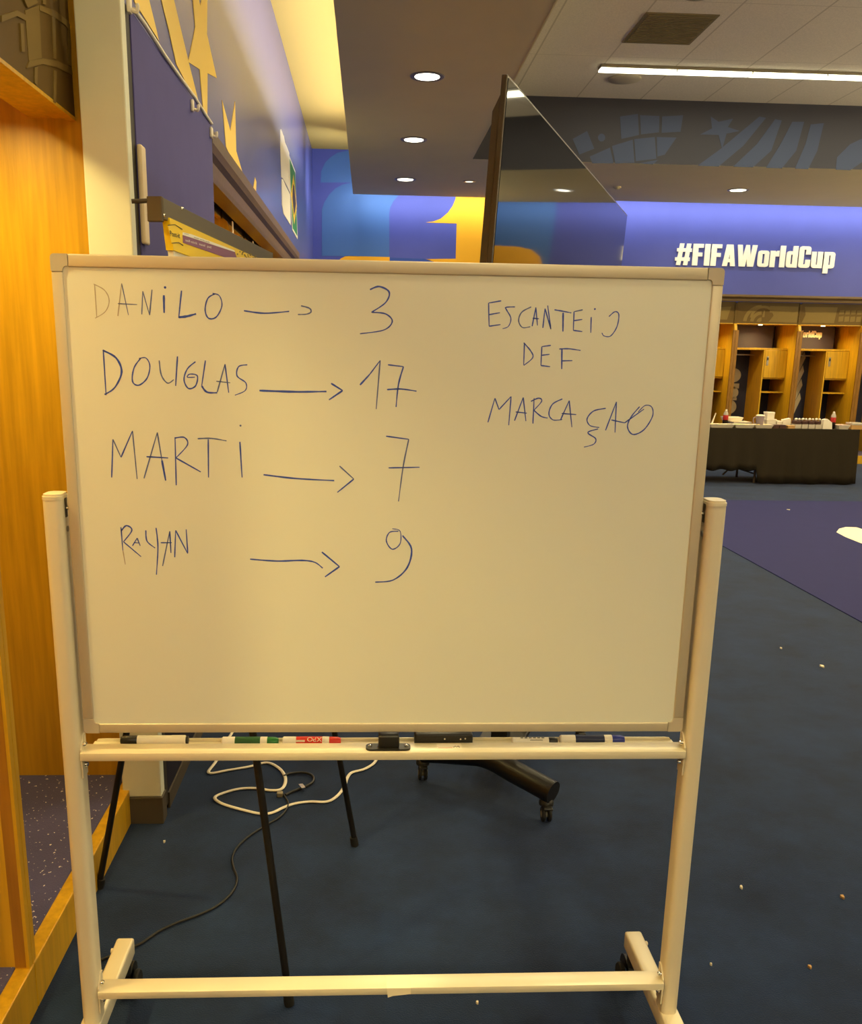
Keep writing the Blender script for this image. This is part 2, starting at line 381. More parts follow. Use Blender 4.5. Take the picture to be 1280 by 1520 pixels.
# ---- murals, lying flat on their walls
def decal_Y(name, pxs, Y, m, parent, th=.003):
    pts = [onY(x, y, Y) for x, y in pxs]
    bm = prism(nb(), [(p.x, p.z) for p in pts], lambda u, v, w: Vector((u, Y+w, v)), -th, 0)
    return struct(name, bm, m, parent)
def decal_X(name, pxs, X, m, parent=None, th=.003):
    pts = [onX(x, y, X) for x, y in pxs]
    bm = prism(nb(), [(p.y, p.z) for p in pts], lambda u, v, w: Vector((X+w, u, v)), 0, th)
    return struct(name, bm, m, parent) if parent else bm
def cv(l, x0, y0, s): return [(x0+a*s, y0+b*s) for a, b in l]
c1 = lambda l: cv(l, 440, 210, .2969)
decal_Y('mural_quarter', c1([(122, 205), (124, 150), (145, 105), (170, 80), (205, 57), (255, 46), (330, 46), (330, 205)]), YF, 'mural_light', wall_back)
decal_Y('mural_block', c1([(128, 572), (128, 340), (140, 305), (165, 265), (195, 235), (230, 216), (272, 207), (600, 207), (560, 225), (515, 265), (485, 300), (470, 330), (465, 360), (465, 577)]), YF, 'mural_light', wall_back)
decal_Y('mural_arc', c1([(467, 580), (650, 587), (700, 605), (720, 640), (467, 640)]), YF, 'mural_mid', wall_back)
decal_Y('mural_one', c1([(800, 200), (800, 262), (795, 290), (782, 322), (758, 356), (722, 386), (685, 400), (647, 405), (802, 410), (797, 586), (645, 588), (690, 604), (725, 640), (1000, 640), (1030, 200)]), YF, 'mural_yellow', wall_back)
decal_Y('mural_base', c1([(195, 640), (205, 605), (222, 585), (245, 574), (270, 572), (467, 578), (467, 640)]), YF, 'mural_yellow', wall_back)
# the same motif mirrored at the right end of the far wall
def mural_R(name, pts, m):
    bm = prism(nb(), pts, lambda u, v, w: Vector((u, YF+w, v)), -.003 if m == 'mural_light' else -.005, 0); struct(name, bm, m, wall_back)
mural_R('mural_block', [(8.5, 2.2), (10.4, 2.2), (10.4, 4.2), (8.75, 4.2), (8.6, 4.0), (8.52, 3.8), (8.5, 3.6)], 'mural_light')
mural_R('mural_base', [(8.55, 2.2), (8.6, 2.75), (8.7, 2.95), (8.9, 3.06), (9.2, 3.1), (10.4, 3.1), (10.4, 2.2)], 'mural_yellow')
c5 = lambda l: cv(l, 180, 0, .1447)
c3 = lambda l: cv(l, 180, 130, .21875)
decal_X('mural_ray', c5([(60, -350), (215, -300), (280, 0), (362, 335), (380, 420), (130, 20)]), XW, 'star_yellow', wall_left)
decal_X('mural_ray', c5([(330, -320), (470, -250), (535, 0), (690, 650), (785, 1030), (800, 1120), (560, 660), (480, 300), (405, 0)]), XW, 'star_yellow', wall_left)
decal_X('mural_star', c5([(720, -250), (730, 0), (755, 280), (683, 635), (800, 712), (838, 1160), (850, 1250), (878, 1260), (880, 750), (975, 800), (875, 350), (878, 0), (880, -250), (840, -100), (805, 60), (770, -100)]), XW, 'star_yellow', wall_left)
decal_X('mural_star', c3([(682, 85), (738, 295), (770, 95), (778, 430), (820, 575), (760, 520), (708, 400)]), XW, 'star_yellow', wall_left)
decal_X('mural_star', c3([(907, 610), (915, 640), (912, 735), (893, 700)]), XW, 'star_yellow', wall_left)
b2 = lambda l: cv(l, 780, 130, .3906)
for P in ([(180, 195), (235, 165), (262, 232), (205, 255)], [(245, 262), (322, 228), (335, 288), (255, 288)], [(330, 222), (408, 198), (415, 285), (342, 289)],
          [(414, 196), (492, 188), (498, 270), (420, 280)], [(500, 188), (575, 190), (530, 255), (502, 262)], [(360, 110), (428, 100), (432, 180), (365, 195)],
          [(436, 105), (510, 108), (508, 170), (440, 178)], [(520, 110), (600, 105), (590, 168), (518, 172)], [(430, 288), (505, 275), (485, 292)],
          [(290+14*math.cos(a*PI/6), 190+15*math.sin(a*PI/6)) for a in range(12)]):
    decal_Y('band_pane', b2(P), YB-.002, 'band_blue', band, .002)
decal_Y('band_star', b2([(705, 110), (735, 130), (790, 118), (770, 150), (815, 165), (765, 175), (748, 235), (735, 180), (665, 178), (710, 155)]), YB-.002, 'band_blue', band, .002)
for P in ([(655, 297), (740, 235), (890, 110), (915, 115), (830, 220), (735, 300)], [(790, 301), (880, 215), (950, 120), (975, 125), (935, 240), (865, 303)],
          [(915, 305), (970, 215), (1015, 130), (1060, 130), (1030, 240), (975, 307)], [(1025, 308), (1065, 215), (1085, 140), (1135, 135), (1110, 240), (1075, 310)],
          [(1180, 312), (1185, 265), (1235, 215), (1300, 185), (1300, 270), (1235, 314)]):
    decal_Y('band_ray', b2(P), YB-.002, 'band_blue', band, .002)

# ================================================================== LAMPS
def downlight(x, y, z, label, power=P_DOWN, r=.118, m='lamp', group='recessed ceiling downlights', color=WARM):
    t = thing('recessed_downlight', label, 'ceiling light', (x, y, z), group=group)
    obj('trim_ring', lathe(nb(), [(r*.86, -.004), (r, -.010), (r+.02, -.006), (r+.024, 0), (r*.86, 0)], (x, y, z), seg=32), 'trim_metal', t, 40)
    obj('diffuser', lathe(nb(), [(r*.88, -.001), (r*.86, -.006), (r*.3, -.010)], (x, y, z), seg=32), m, t, 40)
    if power: area('lamp', (x, y, z-.02), r*1.7, r*1.7, power, color, parent=t, shape='DISK', spread=150)
    return t
for y, l in ((8.07, 'largest looking of three round downlights in a row on the beige soffit'), (10.32, 'middle one of three round downlights in a row on the beige soffit'),
             (12.58, 'round downlight nearest the far blue wall in the row of three on the soffit')):
    downlight(.46, y, ZS, l)
downlight(1.295, 12.6, ZS, 'small dim round spot on the soffit beside the screen', 4, .06, 'lamp_small')
downlight(4.913, 12.72, ZS, 'lone round downlight on the low soffit above the white wall lettering')
downlight(7.4, 12.72, ZS, 'round downlight on the low soffit past the right edge of the photo')
downlight(2.66, 8.12, ZT, 'round downlight at the top edge in the tiled ceiling beyond the dark vent', 30)
for y in (5.82, 3.57, 1.3, -.95): downlight(.46, y, ZS, 'round recessed downlight on the beige soffit above the top edge of the photo', P_DOWN*(.3 if y < 4 else .6))
for x, y in ((5.2, 8.12), (7.8, 8.12), (5.2, 4.2), (7.8, 4.2), (2.66, 4.2), (2.66, .4), (5.2, .4), (2.66, -2.6)): downlight(x, y, ZT, 'round recessed downlight in the tiled ceiling outside the frame of the photo', 30 if y > 1 else 10)

t = thing('linear_ceiling_light', 'long bright white linear light in the tiled ceiling', 'ceiling light', (5.1, 10.04, ZT))
obj('housing', box(nb(), 2.33, 8.6, 9.985, 10.125, ZT-.03, ZT), 'trim_metal', t)
for k in range(8):
    obj('diffuser', box(nb(), 2.335+k*.782, 2.335+k*.782+.776, 9.99, 10.12, ZT-.045, ZT-.028, .004), 'line_lamp', t)
    obj('joint_clip', box(nb(), 2.335+k*.782+.772, 2.335+k*.782+.784, 9.982, 9.992, ZT-.05, ZT-.028), 'trim_metal', t)
area('lamp', (5.45, 10.04, ZT-.06), 6.2, .17, P_LINE, (1, .93, .62), parent=t)
t = thing('cove_strip_light', 'glowing strip light hidden in the cove beside the left blue wall', 'strip light', (-.224, 3.3, ZS+.05))
obj('diffuser', box(nb(), -.236, -.21, YN+.1, 12.3, ZS+.05, ZS+.066), 'strip_lamp', t)
area('lamp', (-.224, (YN+12.3)/2, ZS+.07), .024, 16.2, P_COVE*6, COVE, (PI, math.radians(-48), 0), t)
t = thing('cove_strip_light', 'glowing strip light along the soffit edge facing the far blue wall', 'strip light', (5.1, 13.84, ZS+.05))
obj('diffuser', box(nb(), -.2, 10.3, 13.822, 13.845, ZS+.03, ZS+.055), 'strip_lamp', t)
area('lamp', (5.05, 13.86, ZS+.04), 10.5, .03, P_COVE_FAR*3, COVE_FAR, (math.radians(48), 0, 0), t)
area('lamp', (-.236, 12.9, ZS+.08), .05, .05, 7, COVE_FAR, (math.radians(80), 0, math.radians(35)), t, spread=170)  # extra fill lamp added to brighten the left end of the far wall

t = thing('added_fill_light', 'added unseen fill strip on the pale wall behind the camera', 'strip light', (1.6, YN+.12, 4.2))  # invented fill lamp, brightens the whiteboard and the ceiling
obj('diffuser', box(nb(), -1.8, 3.6, YN+.09, YN+.15, 4.2, 4.26, .004), 'strip_lamp', t)
area('lamp', (.9, YN+.12, 4.18), 5.4, .05, P_FILL_FRONT, (1, .88, .55), (0, 0, 0), t)
t = thing('added_fill_uplight', 'added unseen fill strip lifting the ceiling from the pale right wall', 'strip light', (XR-.15, 6.0, 2.56))  # fill lamp and its shelf are invented to lift the ceiling
obj('shelf', box(nb(), XR-.3, XR, -1, 13, 2.5, 2.54, .004), 'wood_dark', t)
obj('diffuser', box(nb(), XR-.18, XR-.12, -.9, 12.9, 2.54, 2.57, .004), 'strip_lamp', t)
area('lamp', (XR-.15, 6.0, 2.58), .05, 13.6, P_FILL_UP, (1, .88, .6), (PI, math.radians(-25), 0), t)
t = thing('air_vent', 'dark brown square return vent in the tiled ceiling', 'vent', (2.675, 8.93, ZT))
obj('frame', box(nb(), 2.36, 3.0, 8.55, 9.32, ZT-.008, ZT), 'grille', t)
bm = nb()
for k in range(18): box(bm, 2.39, 2.97, 8.58+k*.0405, 8.58+k*.0405+.018, ZT-.016, ZT-.006)
obj('louvre', bm, 'grille', t)
t = thing('ceiling_speaker', 'round dull speaker disc in the tiled ceiling under the linear light', 'speaker', (2.70, 10.46, ZT))
obj('grille', lathe(nb(), [(.17, 0), (.175, -.006), (.168, -.012), (.05, -.015)], (2.70, 10.46, ZT), seg=36), 'speaker', t, 40)
bm = lathe(nb(), [(.05, 0), (.05, -.012), (.02, -.03), (.03, -.034), (.005, -.036)], (3.28, 12.72, ZS), seg=20)
solo('sprinkler_head', bm, 'soffit', 'tiny pale sprinkler head on the low soffit right of the screen', 'sprinkler')

# ================================================================== LOCKERS
def pr_yz(bm, poly, x0, x1): return prism(bm, poly, lambda u, v, w: Vector((w, u, v)), x0, x1)
def fr_front(y): return lambda u, v, w: Vector((u, y+w, v))
def locker(label, loc, rotz, group, w=1.0, depth=.65, zf=2.12, zb=.13, cabinet=True, sign=None, graphic=0, fpat=0, wing=.3, zt=2.42, pale=False, power=P_LOCK*.85, puck=.5):
    t = thing('locker_bay', label, 'locker', loc, rotz, group, world=False)
    s = .021
    prof = [(0, 0), (0, zf-.16), (.006, zf-.09), (.03, zf-.02), (.055, zf), (.06, zf+.05), (.06, zt), (depth, zt), (depth, 0)] if zt < 2.5 else [(0, 0), (0, zt), (depth, zt), (depth, 0)]
    for x0, x1 in ((0, s), (w-s, w)):
        sp = obj('side_panel', pr_yz(nb(), prof, max(x0, .001), min(x1, w-.001)), 'wood', t)
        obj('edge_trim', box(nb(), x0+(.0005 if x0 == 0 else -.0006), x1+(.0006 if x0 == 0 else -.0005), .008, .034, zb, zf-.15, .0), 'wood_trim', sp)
        if zt < 2.5 and not pale: obj('shaded_edge_front', box(nb(), (.001 if x0 == 0 else x0-.018), (x1+.026 if x0 == 0 else w-.001), -.004, .024, zb, zf-.10, .002), 'wood_shade', sp)  # darker facing carries the shade on the divider front as colour
        if zt < 2.5: obj('shaded_edge_cap', box(nb(), max(x0, .001), min(x1, w-.001), .054, .0655, zf-.01, zt), 'fascia', sp)  # fascia brown paints the unlit look of the upper divider
    obj('back_panel', box(nb(), s, w-s, depth-.02, depth, 0, zt), 'wood' if (not cabinet or pale) else 'locker_back', t)
    fa = obj('fascia', box(nb(), s, w-s, .065, .085, zf, zt+(.02 if zt < 2.5 else 0)), 'fascia', t)
    lip = obj('fascia_lip', box(nb(), s, w-s, .063, .088, zf-.006, zf+.004), 'wood', t)
    H = zt-zf
    def fp(polys, th=.0015):
        bm = nb()
        for q, P in enumerate(polys): prism(bm, [(s+.02+(w-.08)*u, zf+.03+(H-.06)*v) for u, v in P], fr_front(.065), -th-q*.0005, 0)
        obj('fascia_print', bm, 'fascia_tan', fa)
    def arc(cx, cz, r0, r1, a0, a1, n=10, k=.3):
        A = [math.radians(a0+(a1-a0)*i/n) for i in range(n+1)]
        return [(cx+r0*k*math.cos(a), cz+r0*math.sin(a)) for a in A]+[(cx+r1*k*math.cos(a), cz+r1*math.sin(a)) for a in reversed(A)]
    if isinstance(fpat, list):
        bm = nb()
        for q_, P in enumerate(fpat):
            Q = [onX(x, y, loc[0]-.065) for x, y in P]
            prism(bm, [(q.y-loc[1], q.z) for q in Q], fr_front(.065), -.0015-q_*.0004, 0)
        obj('fascia_print', bm, 'fascia_tan', fa)
    elif fpat == 0:
        fp([arc(.40, .0, 1.05, .85, 95, 178), arc(.40, .0, .65, .45, 95, 178), arc(.40, .0, .28, .05, 95, 178), [(.52, 0), (1, 0), (1, .98), (.52, .98), (.52, .6), (.62, .55)],
            arc(.42, .25, .75, .6, 0, 180), [(.40, .3), (.42, .7), (.44, .7), (.44, .3)]])
    elif fpat == 1:
        fp([[(0, .0), (.55, 0), (.58, .98), (.02, .98), (.05, .5)]]+[[(.62+k*.1, .1), (.70+k*.1, .13), (.70+k*.1, .45), (.62+k*.1, .42)] for k in range(4)]+[[(.62+k*.1, .55), (.70+k*.1, .57), (.70+k*.1, .82), (.62+k*.1, .8)] for k in range(4)])
    elif fpat == 2:
        fp([arc(.5, -1.2, 2.0, 1.9, 60, 125, 14), arc(.5, -1.2, 1.5, 1.4, 60, 125, 14), [(.18, .0), (.21, .0), (.25, .8), (.22, .8)], [(.5, 0), (.53, 0), (.53, .82), (.5, .82)], [(.82, 0), (.85, 0), (.8, .75), (.77, .75)]])
    else:
        fp([arc(.1, .1, .9, .6, 0, 90), [(.5, .1), (.9, .1), (.95, .9), (.6, .8)]])
    pz = zf
    if zt > 2.5:
        pz = zf+.13; bm = box(nb(), s, w-s, .085, .20, zf, zf+.022); box(bm, s, w-s, .20, depth-.02, pz, pz+.022); box(bm, s, w-s, .19, .20, zf+.022, pz)
        obj('header_shelf', bm, 'wood', t)
    else: obj('header_shelf', box(nb(), s, w-s, .085, depth-.02, zf, zf+.022), 'wood', t)
    if pale:
        for x0, x1 in ((.001, s), (w-s, w-.001)): obj('edge_strip', box(nb(), x0, x1, -.004, .0, zb, 2.34), 'foam', t)  # pale strips paint the lit look of the divider front edges
    pk = obj('puck_light', lathe(nb(), [(.03, 0), (.034, -.006), (.028, -.012)], (w*puck, depth*.36, pz), seg=20), 'puck', t, 40)
    area('lamp', (w*puck, depth*.36, pz-.02), .08, .08, power, AMBER, parent=t, shape='DISK', spread=150)
    pl = obj('plinth', box(nb(), .001, w-.001, -.004, depth, 0, zb-.004, .003), 'wood', t)
    obj('seat_carpet', box(nb(), s, w-s, .035, depth-.02, zb-.006, zb+.002), 'seat_carpet', t)
    if not cabinet: return t
    px = .60*w
    obj('shelf', box(nb(), s, w-s, wing, depth-.02, 1.735, 1.765, .002), 'wood', t)
    obj('partition', box(nb(), px, px+.02, wing, depth-.02, zb, 1.735, .002), 'wood', t)
    for z in (1.29, 1.075): obj('cubby_shelf', box(nb(), px+.02, w-s, wing+.01, depth-.02, z, z+.02, .002), 'wood', t)
    d = obj('door', box(nb(), px+.024, w-s-.004, wing-.006, wing+.012, 1.312, 1.730, .003), 'wood', t)
    h = obj('handle', box(nb(), px+.05, px+.085, wing-.012, wing-.006, 1.50, 1.64, .004), 'steel', d)
    obj('keyhole', box(nb(), px+.058, px+.077, wing-.014, wing-.011, 1.58, 1.62, .003), 'black_plastic', h)
    obj('hanging_rail', lathe(nb(), [(.012, s), (.012, px)], (0, depth-.2, 1.66), 'X', 14), 'steel', t, 40)
    SD = .62
    sg = obj('sign_board', box(nb(), s, w-.14, SD, SD+.01, 1.77, zf-.0), 'sign_dark', t)
    if sign:
        gs, gw = glyphs(sign); k = .63/gw; bm = nb()
        for ch, gx, ps in gs:
            for q, P in enumerate(ps): prism(bm, [(.022+(gx+u)*k, 1.945+v*k*1.0) for u, v in P], fr_front(SD), -.004-q*.0005, 0)
        obj('sign_lettering', bm, 'sign_white', sg)
    bm = nb()
    if graphic == 1:
        for cz, cx, r in ((1.33, .36, .125), (1.05, .36, .11), (.82, .33, .13)):
            prism(bm, [(cx+r*math.cos(a*PI/12), cz+r*.9*math.sin(a*PI/12)) for a in range(24)], fr_front(depth-.02), -.003, 0)
        prism(bm, R_(.12, 1.12, .47, 1.20), fr_front(depth-.02), -.003, 0)
        prism(bm, R_(.12, .93, .45, .975), fr_front(depth-.02), -.003, 0)
    elif graphic == 2:
        for k in range(5):
            z = .45+k*.22
            prism(bm, [(.12, z), (.12, z+.09), (.34, z+.25), (.50, z+.62), (.53, z+.52), (.42, z+.22)], fr_front(depth-.02), -.003, 0)
    if graphic: obj('back_graphic', bm, 'graphic_tan', t)
    else: bm.free()
    return t

FG = 'lockers along the far wall'
for i, (lab, sg, gr, fpt) in enumerate((
        ('amber wooden locker bay mostly hidden behind the whiteboard, facing the catering table', None, 2, 3),
        ('amber wooden locker bay cut off by the right edge of the whiteboard', None, 1, 3),
        ('amber wooden locker bay with blank dark sign, behind the white food boxes', None, 1, 0),
        ('amber wooden locker bay with white lettering on its dark sign', '#FIFAWorldCup', 2, 1),
        ('amber wooden locker bay past the right edge of the photo', None, 1, 3))):
    locker(lab, (3.6+i, 14.05, 0), 0, FG, depth=.85, sign=sg, graphic=gr, fpat=fpt)
LG = 'lockers along the left wall'
NP = [cv(l, 0, 0, .3828) for l in ([(95, 40), (150, 20), (160, 225), (110, 235)], [(200, 62), (212, 68), (216, 228), (205, 225)], [(262, 108), (272, 118), (275, 255), (266, 250)],
    [(150, 20), (210, 40), (260, 80), (280, 120), (268, 118), (250, 97), (200, 62), (150, 40)], [(110, 236), (160, 226), (220, 236), (275, 262), (278, 290), (215, 260), (160, 248), (100, 264)],
    [(130, 262), (142, 258), (140, 330), (130, 322)], [(205, 272), (215, 276), (212, 400), (204, 395)], [(0, 60), (60, 40), (95, 58), (95, 80), (60, 62), (0, 85)], [(72, 90), (84, 92), (90, 200), (78, 200)],
    [(160, -40), (172, -40), (172, 18), (160, 14)], [(60, -60), (100, -60), (140, 10), (100, 30)])]
locker('amber wooden locker bay added out of view beside the camera for its lamp', (-.816, -.085, 0), PI/2, LG, w=1.03, depth=1.0, zf=2.262, zt=2.92, cabinet=False, fpat=2, power=P_LOCK*3)  # extra bay put in so its puck lights the whiteboard's left side
locker('amber wooden locker bay nearest the camera at the left edge', (-.816, .945, 0), PI/2, LG, w=1.03, depth=1.0, zf=2.262, zt=2.92, cabinet=False, fpat=2, power=P_LOCK*2)
locker('amber wooden locker bay with purple speckled carpet left of the whiteboard', (-.816, 1.975, 0), PI/2, LG, w=1.03, depth=1.0, zf=2.262, zt=2.92, cabinet=False, fpat=NP, puck=.52, power=P_LOCK*1.5)
for i, y in enumerate((3.80, 4.775, 5.75, 6.725, 7.70, 8.675)):
    locker(('wooden locker bay behind the blue panel on the left wall', 'wooden locker bay just past the blue panel on the left wall', 'second wooden locker bay past the blue panel under the dark cornice',
            'third wooden locker bay past the blue panel under the dark cornice', 'fourth wooden locker bay past the blue panel, behind the flip chart', 'last wooden locker bay on the left wall, hidden behind the whiteboard')[i],
           (-.816, y, 0), PI/2, LG, w=.975, zf=2.36, zb=.10, cabinet=True, fpat=3, pale=True, power=6.0)
def cornice(name, prof, a, b, along, label):
    bm = nb()
    if along == 'Y': prism(bm, prof, lambda u, v, w: Vector((XW+u, w, v)), a, b)
    else: prism(bm, prof, lambda u, v, w: Vector((w, YF-u, v)), a, b)
    return solo(name, bm, 'wood_dark', label, 'cornice')
CP = [(.002, 2.375), (.095, 2.375), (.10, 2.40), (.105, 2.45), (.125, 2.47), (.137, 2.50), (.137, 2.555), (.002, 2.555)]
cornice('locker_cornice', CP, 4.405, 9.62, 'Y', 'long dark wooden cornice running along the left wall above the lockers')
cornice('locker_cornice', [(u+.12, (v-2.375)*.52+2.441) for u, v in CP], 3.58, 8.62, 'X', 'dark wooden cornice above the far lockers under the white lettering')

# ---- blue panel with hooks
PX = -.704
t = thing('wall_panel', 'tall dull blue panel beside the cream pillar on the left wall', 'panel', (PX, 3.68, 0))
obj('board', box(nb(), PX-.022, PX, 2.99, 4.40, .42, 2.565, .002), 'panel_blue', t)
obj('shaded_lower_board', box(nb(), PX-.03, PX-.004, 2.99, 4.40, .0, .419), 'panel_shade', t)  # near-black sheet paints the shadow low on the blue panel
obj('base_strip', box(nb(), PX-.004, PX+.002, 2.99, 4.40, .0, .06), 'dark_base', t)
obj('side_edge', box(nb(), PX-.05, PX-.004, 2.935, 2.989, .02, 2.565), 'panel_edge', t)
tp = [onX(x, y, PX+.006) for x, y in ((199, 4), (215, 27), (245, 76), (270, 115), (290, 146), (304, 168), (315, 188))]
obj('edge_strip', tube(nb(), [Vector((PX+.004, p.y, 2.572+.004*math.sin(i*2))) for i, p in enumerate(tp)], .007, 8), 'white_plastic', t, 50)
for x, y, r in ((195, 8, .014), (288, 157, .014), (316, 197, .016)):
    p = onX(x, y, PX+.012)
    bm = nb(); box(bm, PX, PX+.012, p.y-r, p.y+r, p.z-.022, p.z+.022, .005); tube(bm, smooth([(PX+.01, p.y, p.z-.012), (PX+.026, p.y, p.z-.016), (PX+.030, p.y, p.z-.004), (PX+.028, p.y, p.z+.004)]), .006, 8)
    obj('hook', bm, 'white_plastic', t, 40)
a, b = onX(202, 213, PX), onX(210, 362, PX)
bm = nb(); box(bm, PX, PX+.016, a.y, a.y+.055, b.z, a.z, .006)
solo('foam_strip', bm, 'foam', 'off-white upright foam strip on the blue panel behind the flip chart', 'strip')

# ---- lettering and flag emblem on the walls
gs, gw = glyphs('#FIFAWorldCup')
p0, p1 = onY(1001, 393.5, YF), onY(1237, 400, YF)
k = (p1.x-p0.x)/gw; hz = (onY(1080, 361, YF).z-onY(1080, 396, YF).z)
sg = thing('wall_lettering', 'large bold white hashtag lettering on the far blue wall', 'wall sign', (p0.x, YF, p0.z))
for ch, gx, ps in gs:
    bm = nb()
    for q, P in enumerate(ps): prism(bm, [(p0.x+(gx+u)*k, p0.z+v*hz*.92) for u, v in P], lambda u, v, w: Vector((u, YF+w, v)), -.022-q*.0006, -.002)
    obj('letter', bm, 'white_vinyl', sg)
c4 = lambda l: cv(l, 400, 120, .1645)
fl = thing('flag_emblem', 'white, green and yellow flag emblem high on the left blue wall', 'wall sign', onX(430, 340, XW+.001))
obj('number_shape', decal_X('x', c4([(93, 440), (105, 435), (118, 480), (128, 500), (138, 555), (158, 600), (176, 650), (178, 700), (172, 870), (186, 1012), (150, 935), (118, 878), (106, 870)]), XW, '', None, .004), 'white_vinyl', fl)
obj('number_shape', decal_X('x', c4([(108, 885), (120, 890), (148, 955), (183, 1022), (190, 1305), (160, 1255), (125, 1200), (112, 1120)]), XW, '', None, .004), 'white_vinyl', fl)
obj('flag_border', decal_X('x', c4([(174, 670), (182, 690), (230, 815), (252, 1430), (204, 1345), (186, 1015), (176, 880)]), XW, '', None, .005), 'white_vinyl', fl)
obj('flag_field', decal_X('x', c4([(179, 705), (228, 830), (247, 1400), (207, 1330), (190, 1015)]), XW, '', None, .006), 'green_vinyl', fl)
obj('flag_rhombus', decal_X('x', c4([(212, 845), (244, 1130), (219, 1295), (189, 1020)]), XW, '', None, .007), 'flag_yellow', fl)
obj('flag_disc', decal_X('x', c4([(209, 930), (218, 950), (232, 1110), (225, 1180), (216, 1210), (203, 1060), (204, 980)]), XW, '', None, .008), 'flag_blue', fl)

# ---- purple floor mat
a, b = onZ(1075, 812, 0), onZ(1180, 744, 0)
mx0 = a.x
t = thing('floor_mat', 'purple floor mat with a cream emblem on the blue carpet', 'mat', (mx0, b.y, 0))
obj('mat', box(nb(), mx0, mx0+5.2, 4.2, b.y, 0, .006, .002), 'mat_purple', t)
ex = [onZ(x, y, .006) for x, y in ((1242, 790), (1246, 785), (1256, 782.5), (1272, 783), (1300, 792), (1330, 806), (1340, 830), (1310, 818), (1275, 805), (1255, 797))]
obj('emblem', prism(nb(), [(p.x, p.y) for p in ex], lambda u, v, w: Vector((u, v, w)), .0055, .008), 'mat_white', t)

# ================================================================== THE ROLLING WHITEBOARD
D = 1.718
BX0, BX1, BZ0, BZ1 = -.567, .653, .846, 1.761
wb = thing('rolling_whiteboard', 'large white double-sided whiteboard on a cream rolling frame, covered in blue handwriting', 'whiteboard', (.043, 1.728, 0))
surf = obj('writing_surface', box(nb(), BX0+.008, BX1-.008, D+.003, D+.017, BZ0+.008, BZ1-.008), 'board', wb)
fwid, cl = .0205, .030
for (x0, x1, z0, z1) in ((BX0+cl, BX1-cl, BZ1-fwid-.002, BZ1), (BX0+cl, BX1-cl, BZ0, BZ0+fwid-.001), (BX0, BX0+fwid, BZ0+cl, BZ1-cl), (BX1-fwid, BX1, BZ0+cl, BZ1-cl)):
    obj('frame_rail', box(nb(), x0, x1, D, D+.02, z0, z1, .0025, 3), 'frame', wb, 40)
def corner_poly(cx, cz, sx, sz):
    P = [(0, cl), (0, .007)]
    P += [(.007-.007*math.cos(a*PI/10), .007-.007*math.sin(a*PI/10)) for a in range(1, 5)]
    P += [(.007, 0), (cl, 0), (cl, fwid), (fwid+.007, fwid)]
    P += [(fwid+.007-.007*math.sin(a*PI/8), fwid+.007-.007*math.cos(a*PI/8)) for a in range(1, 4)]
    P += [(fwid, fwid+.007), (fwid, cl)]
    return [(cx+sx*u, cz+sz*v) for u, v in P]
for cx, cz, sx, sz in ((BX0, BZ1, 1, -1), (BX1, BZ1, -1, -1), (BX0, BZ0, 1, 1), (BX1, BZ0, -1, 1)):
    obj('frame_corner', prism(nb(), corner_poly(cx, cz, sx, sz), lambda u, v, w: Vector((u, D+w, v)), -.0006, .0206), 'corner', wb)

# handwriting: flat ribbons of ink on the enamel
INKY = D+.0028
def ribbon(bm, pts, width, taper=True, mi=0):
    P = [onY(x, y, D+.003) for x, y in pts]
    P = [(Vector((p.x, p.z))) for p in P]
    n = len(P)
    if n == 1 or (n == 2 and (P[0]-P[1]).length < .004):
        c = P[0]; vs = [bm.verts.new((c.x+width*.75*math.cos(a*PI/4), INKY, c.y+width*.75*math.sin(a*PI/4))) for a in range(8)]
        bm.faces.new(vs).material_index = mi; return
    Q = [Vector((p.x, p.y, 0)) for p in P]
    Q = smooth(Q, 6) if n > 2 else [Q[0].lerp(Q[1], t/6) for t in range(7)]
    m = len(Q); L, Rr = [], []
    for i in range(m):
        t = (Q[min(i+1, m-1)]-Q[max(i-1, 0)]); t = t.normalized() if t.length else Vector((1, 0, 0))
        nn = Vector((-t.y, t.x, 0)); w = width*.5*(1 if not taper else (.7+.3*math.sin(PI*min(1, i/(m-1)*1.1+.1))))*(1+.12*math.sin(i*1.7))
        L.append(bm.verts.new((Q[i].x+nn.x*w, INKY, Q[i].y+nn.y*w))); Rr.append(bm.verts.new((Q[i].x-nn.x*w, INKY, Q[i].y-nn.y*w)))
    for i in range(m-1): bm.faces.new((L[i], L[i+1], Rr[i+1], Rr[i])).material_index = mi
def corners(pts):   # keep sharp corners: split at marked repeats
    return pts
A4 = lambda l: cv(l, 70, 370, .4609)
A5 = lambda l: cv(l, 640, 370, .35937)
def seg(l): return [[l[i], l[i+1]] for i in range(len(l)-1)]
INKM = ['ink', 'ink_mid', 'ink_faint']
def word(name, strokes, conv, width=.0026):
    bm = nb()
    for s in strokes:
        mi, w, pts = 0, width, s
        if isinstance(s, tuple) and isinstance(s[0], int): mi, w, pts = s[0], width*s[1], s[2]
        ribbon(bm, conv(pts), w, True, mi)
    for v in bm.verts: v.co.y = INKY
    obj(name, bm, INKM, surf)
word('handwritten_word', [(2, .7, [(153, 115), (160, 220)]), (2, .7, [(150, 112), (185, 132), (200, 165), (188, 200), (155, 222)]),
    (2, .9, [(228, 215), (240, 110)]), (1, .7, [(240, 110), (262, 212)]), (1, .7, [(228, 175), (290, 178)]),
    (1, .8, [(305, 210), (308, 135)]), (1, .7, [(308, 135), (330, 212)]), (1, 1, [(330, 212), (338, 130)]),
    (0, 1.6, [(376, 148), (377, 205)]), (0, 1.2, [(380, 123), (381, 125)]),
    (0, 1.1, [(433, 133), (424, 221)]), (0, 1.6, [(424, 219), (450, 216), (480, 208)]),
    (0, 1, [(542, 143), (518, 158), (509, 195), (520, 222), (545, 218), (563, 182), (555, 150), (533, 142)])], A4)
